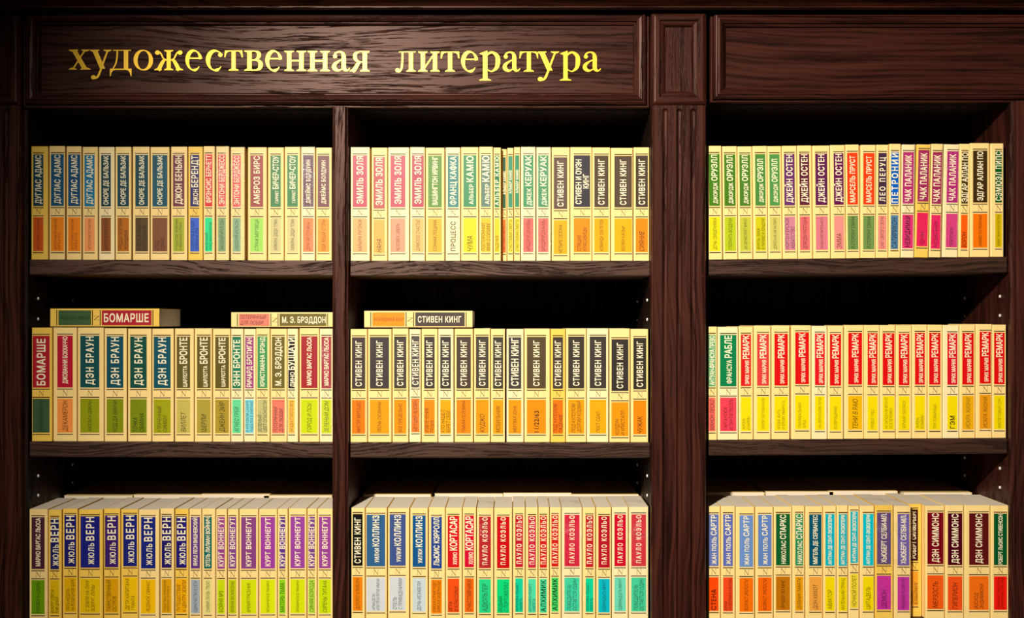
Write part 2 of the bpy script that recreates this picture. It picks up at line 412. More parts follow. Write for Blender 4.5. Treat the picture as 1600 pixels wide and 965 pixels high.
# ------------------------------------------------------------------ bookcases
DEPTH = 0.325
SHELF_TOP = {('top', 'left'): (405.4, 407.0), ('top', 'middle'): (407.2, 407.2), ('top', 'right'): (405.6, 400.8),
             ('centre', 'left'): (689.2, 690.4), ('centre', 'middle'): (690.6, 690.8), ('centre', 'right'): (687.2, 684.0),
             ('bottom', 'left'): (972.8, 971.6), ('bottom', 'middle'): (970.4, 969.6), ('bottom', 'right'): (968.4, 966.2)}
BAY = {'left': (-0.7557, -0.2786), 'middle': (-0.2546, 0.2160), 'right': (0.3044, 0.7785)}
def shelf_z(row, bay, x):
    a, b = SHELF_TOP[(row, bay)]; x0, x1 = BAY[bay]
    t = (x - x0) / (x1 - x0)
    return EYE + (500 - (a + (b - a) * t)) / 1000

def add_shelf(row, bay, parent):
    x0, x1 = BAY[bay]; x0 += 0.0024 if bay != 'middle' else 0.0012; x1 -= 0.0052 if bay == 'right' else 0.0012
    za, zb = shelf_z(row, bay, x0), shelf_z(row, bay, x1); t = 0.0245; r = 0.002
    prof = [(0.0015, 0), (0.0003, -0.0006), (0, -0.0018), (0, -t + 0.0022), (0.0008, -t + 0.0006), (0.0022, -t), (DEPTH - 0.006, -t), (DEPTH - 0.006, 0)]
    n = len(prof)
    v = [(x0, y, za + z) for y, z in prof] + [(x1, y, zb + z) for y, z in prof]
    f = [(i, (i + 1) % n, n + (i + 1) % n, n + i) for i in range(n)] + [tuple(range(n)), tuple(range(2 * n - 1, n - 1, -1))]
    return MB().add(v, f).build('shelf', oak_shelf, parent)

def pins(spots, wall_x, side, parent):
    for y, z in spots:
        mb = MB(); n = 12; r = 0.0026; d = 0.0016 * side
        a = [(wall_x, y + r * math.cos(2 * math.pi * i / n), z + r * math.sin(2 * math.pi * i / n)) for i in range(n)]
        b = [(wall_x + d, y + 0.8 * r * math.cos(2 * math.pi * i / n), z + 0.8 * r * math.sin(2 * math.pi * i / n)) for i in range(n)]
        mb.add(a + b, [(i, (i + 1) % n, n + (i + 1) % n, n + i) for i in range(n)] + [tuple(range(n, 2 * n))])
        mb.build('shelf_pin', m_pin, parent)

HB_L = at(0, 168.3, -0.0075)[1]      # lower edge of the left header
HT_L = at(0, 14.5, -0.0075)[1]
HB_R = at(0, 160.0, -0.0075)[1]
HT_R = at(0, 17.5, -0.0075)[1]
TOPZ = HT_L + 0.004

def divider(xc, ztop, parent, b0, b1, w=0.0113, k=1.0):
    p = [(-w, -0.0048), (-w, -0.0195), (-w + 0.0003 * k, -0.0206), (-w + 0.0009 * k, -0.0215), (-w + 0.0016 * k, -0.0220), (-w + 0.0022 * k, -0.0221), (-w + 0.0025 * k, -0.0214), (-w + 0.0026 * k, -0.0185), (-w + 0.0028 * k + 0.0008, -0.0185), (-w + 0.0028 * k + 0.0012, -0.0272), (-w + 0.0028 * k + 0.0022, -0.029)]
    p = [(x, y * 0.55) for x, y in p]
    p = [(b0, DEPTH - 0.0062), (b0, -0.0026)] + [(xc + x, y) for x, y in p] + [(xc - x, y) for x, y in p[::-1]] + [(b1, -0.0026), (b1, DEPTH - 0.0062)]
    return extrude_profile('divider', p, 0.0, ztop, oak_v, parent)

def header(x0, x1, z0, z1, parent):
    hd = MB().box(x0 + 0.018, x1 - 0.018, YP, 0.012, z0 + 0.016, z1 - 0.016).build('header_panel', oak_h, parent)
    ring_frame('moulding', x0, x1, z0, z1, HEAD_PROF, hd, [oak_h, oak_v])
    return hd

# left two-bay bookcase
bl = empty('bookcase', (0, 0, 0), 'dark oak two-bay bookcase under the gold-lettered header', 'bookcase')
XL0, XL1 = BAY['left'][0], BAY['middle'][1]
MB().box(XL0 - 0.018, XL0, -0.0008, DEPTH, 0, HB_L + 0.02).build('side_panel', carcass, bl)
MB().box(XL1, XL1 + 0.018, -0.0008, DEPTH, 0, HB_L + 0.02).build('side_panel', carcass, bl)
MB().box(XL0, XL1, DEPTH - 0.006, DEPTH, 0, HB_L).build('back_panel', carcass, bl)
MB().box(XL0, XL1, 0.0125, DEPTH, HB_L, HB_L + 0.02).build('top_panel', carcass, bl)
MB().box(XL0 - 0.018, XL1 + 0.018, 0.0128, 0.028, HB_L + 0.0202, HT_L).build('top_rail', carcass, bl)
divider(-0.2663, HB_L + 0.0006, bl, BAY['left'][1], BAY['middle'][0], 0.0124)
hx0 = at(37, 0, -0.0075)[0]; hx1 = at(1014.2, 0, -0.0075)[0]
hl = header(hx0, hx1, HB_L, HT_L, bl)
for ch, a, b in SIGN: build_letter(ch, a, b, hl)
for row in ('top', 'centre', 'bottom'):
    for bay in ('left', 'middle'): add_shelf(row, bay, bl)
pz = [EYE + 0.0013, EYE + 0.0325 , EYE - 0.246, EYE - 0.278]
def pin_rows(levels): return [(0.0370, z) for z in levels] + [(0.180, z) for z in levels]
LV = [EYE + 0.038, EYE + 0.0075, EYE - 0.236, EYE - 0.2665]
pins(pin_rows([EYE + 0.0345, EYE + 0.002, EYE - 0.248, EYE - 0.279]), XL0, 1, bl)
pins(pin_rows([EYE + 0.032, EYE + 0.001, EYE - 0.248, EYE - 0.279]), XL1, -1, bl)

# right bookcase
br = empty('bookcase', (0, 0, 0), 'dark oak bookcase under the blank header right of the fluted pilaster', 'bookcase')
XR0, XR1 = BAY['right']
XRE = XR1 + 0.0226 + 0.465
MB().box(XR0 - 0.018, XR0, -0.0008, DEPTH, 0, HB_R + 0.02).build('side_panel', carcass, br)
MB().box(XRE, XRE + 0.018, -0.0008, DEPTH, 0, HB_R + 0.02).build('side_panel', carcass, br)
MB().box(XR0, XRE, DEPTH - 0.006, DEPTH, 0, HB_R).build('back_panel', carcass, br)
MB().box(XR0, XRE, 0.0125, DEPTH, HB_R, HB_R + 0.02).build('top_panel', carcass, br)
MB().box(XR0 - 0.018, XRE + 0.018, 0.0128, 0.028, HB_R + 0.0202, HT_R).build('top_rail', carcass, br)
divider(0.7900, HB_R + 0.0006, br, XR1, XR1 + 0.022, 0.0160, 2.6)
hx0 = at(1110, 0, -0.0075)[0]
header(hx0, hx0 + 0.979, HB_R, HT_R, br)
for row in ('top', 'centre', 'bottom'): add_shelf(row, 'right', br)
pins(pin_rows(LV), XR1, -1, br)
pins(pin_rows(LV), XR0, 1, br)

# fluted pilasters
def pilaster(x0, x1, label):
    pe = empty('pilaster', ((x0 + x1) / 2, 0, 0), label, 'pilaster')
    off = (x0 + x1) / 2; w = (x1 - x0) / 2
    YF = -0.0185
    ztop = at(0, 164.5, YF)[1]
    zc = at(0, 174, YF)[1]; r = 0.0046
    flutes = [-0.0213, 0.0007, 0.0222]
    xs = [-w, -w, -w + 0.0006, -w + 0.0016, -w + 0.0030, -w + 0.0040, -w + 0.0046, -w + 0.0056]
    ys = [-0.0012, YF + 0.006, YF + 0.0032, YF + 0.0014, YF + 0.0008, YF + 0.0016, YF + 0.0006, YF]
    cols = list(zip(xs, ys))
    right = [(-x, y) for x, y in cols[::-1]]
    fx = []
    for c in flutes:
        fx += [c + r * math.sin(math.pi / 2 * k / 6) for k in range(-6, 7)]
    zr = [0.0, 0.5, 1.0, zc - 0.002] + [zc + r * math.sin(math.pi / 2 * k / 8) for k in range(0, 9)] + [zc + r + 0.0006, ztop]
    grid = []
    for z in zr:
        row = [(x, y) for x, y in cols]
        for c in flutes:
            for k in range(-6, 7):
                dx = r * math.sin(math.pi / 2 * k / 6)
                q = r * r - dx * dx - (max(0.0, z - zc)) ** 2
                d = math.sqrt(q) * 0.95 if q > 1e-9 else 0.0
                row.append((c + dx, YF + d))
        row += right
        grid.append(row)
    v = []; f = []
    n = len(grid[0])
    for z, row in zip(zr, grid): v += [(x, y, z) for x, y in row]
    for i in range(len(zr) - 1):
        for j in range(n - 1):
            f.append((i * n + j, i * n + j + 1, (i + 1) * n + j + 1, (i + 1) * n + j))
    f.append(tuple((len(zr) - 1) * n + j for j in range(n)))
    mesh_obj('shaft', v, f, oak_v, pe)
    z0, z1 = at(0, 166.0, -0.015)[1], at(0, 18.5, -0.015)[1]
    blk = MB().box(-w - 0.0008 + 0.016, w + 0.0008 - 0.016, -0.0118, -0.0012, z0 + 0.016, z1 - 0.016).build('corner_block', oak_v, pe)
    ring_frame('moulding', -w - 0.0008, w + 0.0008, z0, z1, BLOCK_PROF, blk, [oak_h, oak_v])
    return pe
px0, px1 = at(1017.2, 0, -0.015)[0], at(1103.5, 0, -0.015)[0]
pilaster(px0, px1, 'fluted dark oak pilaster with square corner block between the two bookcases')
pilaster(px0 - 1.0626, px1 - 1.0626, 'fluted dark oak pilaster standing left of the gold-lettered bookcase')

# cornice over everything
cp = [(0.02, 14.6), (-0.020, 14.6), (-0.0225, 15.5), (-0.040, 15.6), (-0.046, 14.2), (-0.047, 12.6), (-0.050, 11.8), (-0.050, 9.6), (-0.056, 4.5), (-0.068, -3), (-0.078, -8), (-0.080, -14), (-0.08, -40), (0.02, -40)]
pts = [(y, EYE + (500 - q) / 1000 * (DIST + min(y, -0.0)) / DIST + 0.0) for y, q in [(a + 0.013, b) for a, b in cp]]
n = len(pts); xa, xb = -1.25, 1.35
MB().add([(xa, y, z) for y, z in pts] + [(xb, y, z) for y, z in pts], [(i, (i + 1) % n, n + (i + 1) % n, n + i) for i in range(n)] + [tuple(range(n)), tuple(range(2 * n - 1, n - 1, -1))]).build('trim_1', oak_h)
o = bpy.data.objects['trim_1']; o['kind'] = 'structure'; o['label'] = 'dark oak cornice running along the top of the bookcases'; o['category'] = 'trim'

# ------------------------------------------------------------------ books
_tc = {}
def text_mesh(body, weight, spacing, shear):
    k = (body, weight, spacing, shear)
    if k in _tc: return _tc[k]
    c = bpy.data.curves.new('lettering_source', 'FONT')
    c.body = body; c.resolution_u = 2; c.space_character = spacing; c.shear = shear
    o = bpy.data.objects.new('lettering_source', c); COL.objects.link(o)
    bpy.context.view_layer.update()
    cu = o.to_curve(bpy.context.evaluated_depsgraph_get())
    loops = []
    for sp in cu.splines:
        bp = sp.bezier_points; n = len(bp); L = []
        for i in range(n):
            p, q = bp[i], bp[(i + 1) % n]
            a, b, c2, d = p.co, p.handle_right, q.handle_left, q.co
            straight = abs((b - a).cross(d - a).z) + abs((c2 - a).cross(d - a).z) < 1e-5
            steps = 1 if straight else 4
            for k in range(steps):
                t = k / steps
                w = a * (1 - t) ** 3 + b * (3 * t * (1 - t) ** 2) + c2 * (3 * t * t * (1 - t)) + d * t ** 3
                if not L or (w - L[-1]).length > 1e-5: L.append(Vector((w.x, w.y, 0)))
        if len(L) > 2 and (L[0] - L[-1]).length < 1e-5: L.pop()
        if len(L) > 2: loops.append(L)
    o.to_curve_clear()
    v0, f0 = union_fill([[(p.x, p.y) for p in L] for L in loops], 1e-5)
    lay = [0] * len(v0)
    bpy.data.objects.remove(o); bpy.data.curves.remove(c)
    v = []; f = []
    if weight > 0:          # heavier strokes: four overprints, each a hair further out
        for q, (dx, dy) in enumerate(((-1, -1), (1, -1), (-1, 1), (1, 1))):
            f += [tuple(i + len(v) for i in t) for t in f0]
            v += [(x + dx * weight, y + dy * weight, q + l) for (x, y), l in zip(v0, lay)]
    else:
        v = [(x, y, l) for (x, y), l in zip(v0, lay)]; f = f0
    x0 = min(p[0] for p in v); x1 = max(p[0] for p in v)
    _tc[k] = ([(x - x0, y, q) for x, y, q in v], f, x1 - x0)
    return _tc[k]
CAP = 0.727     # height of a capital in the text at size 1

def place(mb, tm, u0, sx, vbase, sy, yd):
    """lettering reading from the foot of the spine to its head: u -> +z, v -> -x"""
    v, f, w = tm
    mb.add([(vbase - y * sy, yd - q * 0.00002, u0 + x * sx) for x, y, q in v], f)

def cover_mesh(w, h, d):
    r = min(0.0016, w * 0.2); t = 0.0005; hw = w / 2
    out = [(-hw, d)] + [(-hw + r - r * math.cos(a), r - r * math.sin(a)) for a in [math.pi / 2 * k / 4 for k in range(5)]]
    out += [(-x, y) for x, y in out[::-1]]
    inn = [(-hw + t, d), (-hw + t, t + r * 0.6), (hw - t, t + r * 0.6), (hw - t, d)]
    mb = MB(); no = len(out); ni = len(inn)
    ring = out + inn[::-1]; n = len(ring)
    v = [(x, y, 0) for x, y in ring] + [(x, y, h) for x, y in ring]
    f = [(i, (i + 1) % n, n + (i + 1) % n, n + i) for i in range(n)] + [tuple(range(n)), tuple(range(2 * n - 1, n - 1, -1))]
    return mb.add(v, f)

def paperback(x0, x1, pa, pb, author, arm, title, trm, flags, dv, h, label, group, blank=False):
    """built upright, spine towards -y, standing on z = 0, millimetres turned into metres"""
    w = (x1 - x0) / 1000 - 0.0003; xc = (x0 + x1) / 2; d = 0.1150
    root = empty('paperback', (0, 0, 0), label, 'book', group)
    fl = flags
    cm = COVER[fl[0]]
    cover_mesh(w, h, d).build('cover', cm, root)
    MB().box(-w / 2 + 0.0006, w / 2 - 0.0006, 0.0016, d - 0.0006, 0.0003, h - 0.0002).build('page_block', PAGES, root)
    if blank: return root
    a = (pa - xc) / 1000; b = (pb - xc) / 1000
    a = max(a, -w / 2 + 0.0011); b = min(b, w / 2 - 0.0011)
    dz = dv / 1000; k = h / 0.177
    Z = lambda mm: h - mm * k / 1000 + dz     # mm down from the head of the spine
    e = 0.0004
    # thin dark rules with a cream hairline beside the coloured panels
    for z in (10.3, 96.0, 108.6, 166.4):
        MB().box(a, b, -0.00012, 0.0002, Z(z + 0.72), Z(z - 0.72)).build('rule_line', RULE, root)
    if trm is not None:
        pm = print_mat(trm, 0.4)
        tp = MB().box(a + e, b - e, -0.00012, 0.0002, Z(163.7), Z(110.9)).build('title_panel', pm, root)
    else:
        tp = root
    hm = print_mat(arm, 0.4)
    ap = MB().box(a + e, b - e, -0.00012, 0.0002, Z(93.4), Z(12.6)).build('author_panel', hm, root)
    pw = b - a; L = 0.0808 * k; zb = Z(93.4)
    # author's name
    A = AUTH[author]
    segs, cap, lf, spc = A[0], A[1], A[2], A[3]
    cap = min(cap / 1000, pw * 0.86)
    mb = MB(); yd = -0.00022
    tms = [(text_mesh(s.strip(), 0.021, spc, 0), r) for s, r in segs]
    gap = 0.30 if len(tms) > 1 else 0
    tot = sum(t[2] * r for t, r in tms) + gap * (len(tms) - 1)
    sx = L * lf / tot; sy = cap / CAP
    two = len(A) > 4
    vb = (a + b) / 2 + cap / 2
    if two: vb = (a + b) / 2 - 0.0010
    u = zb + L * (0.985 - lf if lf > 0.9 else (1 - lf) * 0.42)
    if author == 'camus3': u = zb + L * 0.27
    for tm, r in tms:
        place(mb, tm, u, sx * r, vb, sy * r, yd); u += (tm[2] * r + gap) * sx
    if two:
        tm = text_mesh(A[4], 0.021, spc, 0); place(mb, tm, zb + L * 0.36, sx, vb + cap + 0.0028, sy, yd)
    mb.build('author_lettering', CREAM, ap, flip=False)
    # title
    lines = title.split('|')
    big = 'M' in fl; mid = 'm' in fl; giant = 'G' in fl; bold = 'B' in fl or 'b' in fl
    cap = 9.0 if giant else 7.8 if big else 6.6 if mid else 5.5
    if bold: cap = 7.4
    if len(lines) > 1: cap = 6.0 if not giant else 7.0
    if author in ('rem',) and not (big or mid or bold): cap = min(cap, 4.9)
    cap = min(cap / 1000, pw * (0.66 if len(lines) == 1 else 0.36))
    wmax = max(text_mesh(t_, 0.016 if bold else 0.0, 1.12 if bold else 1.0, 0.0 if bold and 'WB' not in fl else 0.22)[2] for t_ in lines)
    if not bold: cap = max(0.0031, min(cap, 0.0528 * k * 0.93 / wmax * CAP / 0.60))
    Lt = 0.0528 * k; zt = Z(163.7) + Lt * 0.035
    mb = MB()
    lead = cap * 1.45
    vb0 = (a + b) / 2 + cap / 2 - (len(lines) - 1) * lead / 2
    for i, s in enumerate(lines):
        tm = text_mesh(s, 0.016 if bold else 0.0, 1.12 if bold else 1.0, 0.0 if bold and 'WB' not in fl else 0.22)
        sy = cap / CAP; sx = sy * (0.88 if bold else 0.70)
        if tm[2] * sx > Lt * 0.93: sx = Lt * 0.93 / tm[2]
        place(mb, tm, zt, sx, vb0 + i * lead, sy, yd)
    if trm is None: tcol = (62, 56, 48)
    elif bold or giant or big: tcol = tuple(int(c * 0.18) for c in trm)
    elif author == 'rem': tcol = tuple(int(c * 0.55) for c in trm)
    else: tcol = tuple(int(c * 0.30) for c in trm)
    tcol = tuple(int(c / 6) * 6 for c in tcol)
    mb.build('title_lettering', print_mat(tcol, 0.5), tp, flip=False)
    # the series mark: a pen-drawn letter with thin serifs
    mb = MB(); s = 0.0086 * k; xm = (a + b) / 2 + 0.0003; z0 = Z(106.4)
    s2 = min(0.0070, pw * 0.60)
    def ln(u0, v0, u1, v1, t):
        du, dv_ = (u1 - u0) * s2, (v1 - v0) * s; l = math.hypot(du, dv_); nu, nv = -dv_ / l * t / 2000, du / l * t / 2000
        cx, cz = xm - s2 / 2, z0
        q = [(cx + u0 * s2 + nu, cz + v0 * s + nv), (cx + u0 * s2 - nu, cz + v0 * s - nv), (cx + u1 * s2 - nu, cz + v1 * s - nv), (cx + u1 * s2 + nu, cz + v1 * s + nv)]
        mb.add([(px_, yd - len(mb.f) * 0.00002, pz_) for px_, pz_ in q], [(3, 2, 1, 0)])
    ln(0.06, 0.0, 0.13, 0.95, 0.32); ln(0.08, 1.0, 0.90, 0.04, 0.85); ln(0.90, 0.04, 0.97, 0.98, 0.32)
    ln(-0.06, 0.02, 0.16, 0.02, 0.34); ln(-0.04, 0.98, 0.14, 1.0, 0.34); ln(0.82, 1.0, 1.08, 0.96, 0.34)
    mb.build('series_mark', print_mat((78, 58, 34), 0.5), root, flip=False)
    if 'W' in fl:
        mb = MB(); g = 0.0005
        hw = w / 2 + 0.0001
        mb.box(-hw, hw, -0.0010, d + 0.0003, 0.0001, h + 0.0008)
        mb.build('shrink_film', FILM, root)
    return root

BAYNAME = {'left': 'left', 'middle': 'middle', 'right': 'right'}
ORD = ['first', 'second', 'third', 'fourth', 'fifth', 'sixth', 'seventh', 'eighth', 'ninth', 'tenth', 'eleventh']

AUTH = {
 'adams': ([('ДУГЛАС АДАМС', 1)], 9, 0.94, 1.08),
 'balzac': ([('ОНОРЕ ДЕ БАЛЬЗАК', 1)], 7.4, 0.95, 1),
 'bunyan': ([('ДЖОН БЕНЬЯН', 1)], 10, 0.94, 1.05),
 'berendt': ([('ДЖОН ', 0.72), ('БЕРЕНДТ', 1)], 10, 0.95, 1.1),
 'burnett': ([('ФРЭНСИС БЕРНЕТТ', 1)], 7.6, 0.92, 1.05),
 'burgess': ([('ЭНТОНИ БЕРДЖЕСС', 1)], 8, 0.94, 1.05),
 'bierce': ([('АМБРОЗ БИРС', 1)], 9.2, 0.93, 1.12),
 'stowe': ([('ГАРРИЕТ ', 0.55), ('БИЧЕР-СТОУ', 1)], 9, 0.91, 1.02),
 'baldwin': ([('ДЖЕЙМС БОЛДУИН', 1)], 6.4, 0.84, 1.15),
 'zola': ([('ЭМИЛЬ ЗОЛЯ', 1)], 10, 0.92, 1.1),
 'irving': ([('ВАШИНГТОН ИРВИНГ', 1)], 8, 0.94, 1),
 'kafka': ([('ФРАНЦ КАФКА', 1)], 9.4, 0.94, 1.1),
 'camus': ([('АЛЬБЕР ', 0.6), ('КАМЮ', 1)], 10.5, 0.93, 1.15),
 'camus2': ([('АЛЬБЕР КАМЮ', 1)], 5.6, 0.95, 1.3),
 'camus3': ([('АЛЬБЕР КАМЮ', 1)], 4, 0.45, 1.1),
 'kerouac': ([('ДЖЕК ', 0.72), ('КЕРУАК', 1)], 9.4, 0.95, 1.1),
 'king': ([('СТИВЕН КИНГ', 1)], 9.4, 0.88, 1.15),
 'king2': ([('СТИВЕН КИНГ', 1)], 11, 0.93, 1.0),
 'kings': ([('СТИВЕН И ОУЭН', 1)], 8.8, 0.86, 1.02, 'КИНГ'),
 'orwell': ([('ДЖОРДЖ ', 0.68), ('ОРУЭЛЛ', 1)], 9, 0.94, 1.05),
 'orwell2': ([('ДЖОРДЖ ', 0.68), ('ОРУЭЛЛ', 1)], 8.6, 0.84, 1.03),
 'austen': ([('ДЖЕЙН ОСТЕН', 1)], 9.4, 0.93, 1.1),
 'proust': ([('МАРСЕЛЬ ПРУСТ', 1)], 8, 0.9, 1.08),
 'perutz': ([('ЛЕО ПЕРУЦ', 1)], 8.6, 0.86, 1.45),
 'petron': ([('ПЕТРОНИЙ', 1)], 9.4, 0.96, 1.4),
 'pal': ([('ЧАК ПАЛАНИК', 1)], 10, 0.9, 1.1),
 'poe': ([('ЭДГАР АЛЛАН ПО', 1)], 8.8, 0.95, 1.02),
 'pepys': ([('СЭМЮЭЛ ПИПС', 1)], 9, 0.95, 1.2),
 'beau': ([('БОМАРШЕ', 1)], 13, 0.9, 1.1),
 'bocc': ([('ДЖОВАННИ БОККАЧЧО', 1)], 7.2, 0.91, 1.0),
 'brown': ([('ДЭН БРАУН', 1)], 12, 0.93, 1.25),
 'cbronte': ([('ШАРЛОТТА ', 0.55), ('БРОНТЕ', 1)], 11.5, 0.96, 1.0),
 'cbronte2': ([('ШАРЛОТТА ', 0.58), ('БРОНТЕ', 1)], 10, 0.95, 1.0),
 'abronte': ([('ЭНН БРОНТЕ', 1)], 10, 0.9, 1.05),
 'braut': ([('РИЧАРД БРОТИГАН', 1)], 7.8, 0.96, 1.0),
 'brand': ([('КРИСТИАННА БРЭНД', 1)], 7, 0.95, 1.0),
 'bradd': ([('М. Э. БРЭДДОН', 1)], 9.2, 0.93, 1.08),
 'buzz': ([('ДИНО ', 0.72), ('БУЦЦАТИ', 1)], 11, 0.96, 1.02),
 'llosa': ([('МАРИО ВАРГАС ЛЬОСА', 1)], 7, 0.93, 1.0),
 'prevo': ([('АНТУАН-ФРАНСУА ПРЕВО', 1)], 7.4, 0.96, 0.95),
 'rabl': ([('ФРАНСУА ', 0.7), ('РАБЛЕ', 1)], 11, 0.93, 1.05),
 'rem': ([('ЭРИХ МАРИЯ ', 0.62), ('РЕМАРК', 1)], 9.8, 0.95, 1.02),
 'verne': ([('ЖЮЛЬ ', 0.7), ('ВЕРН', 1)], 12.4, 0.92, 1.25),
 'wisn': ([('ЯНУШ ЛЕОН ВИШНЕВСКИЙ', 1)], 6, 0.93, 0.95),
 'voyn': ([('ЭТЕЛЬ ЛИЛИАН ВОЙНИЧ', 1)], 6.6, 0.95, 0.97),
 'vonn': ([('КУРТ ВОННЕГУТ', 1)], 8, 0.94, 1.12),
 'coll': ([('УИЛКИ ', 0.66), ('КОЛЛИНЗ', 1)], 10, 0.91, 1.08),
 'carroll': ([('ЛЬЮИС КЭРРОЛЛ', 1)], 8.6, 0.93, 1.05),
 'cort': ([('ХУЛИО ', 0.55), ('КОРТАСАР', 1)], 11, 0.93, 1.0),
 'coelho': ([('ПАУЛО КОЭЛЬО', 1)], 7.6, 0.92, 1.4),
 'sartre': ([('ЖАН ПОЛЬ ', 0.8), ('САРТР', 1)], 8.4, 0.95, 1.08),
 'sparks': ([('НИКОЛАС ', 0.78), ('СПАРКС', 1)], 9, 0.95, 1.1),
 'cerv': ([('МИГЕЛЬ ДЕ СЕРВАНТЕС', 1)], 6.8, 0.95, 0.98),
 'exup': ([('АНТУАН ДЕ СЕНТ-ЭКЗЮПЕРИ', 1)], 5.6, 0.96, 0.97),
 'selby': ([('ХЬЮБЕРТ СЕЛБИ-МЛ.', 1)], 8, 0.95, 1.0),
 'silver': ([('РОБЕРТ СИЛВЕРБЕРГ', 1)], 6.4, 0.94, 1.05),
 'simm': ([('ДЭН СИММОНС', 1)], 10, 0.95, 1.1),
 'steven': ([('РОБЕРТ ЛЬЮИС СТИВЕНСОН', 1)], 6.4, 0.97, 0.97),
}
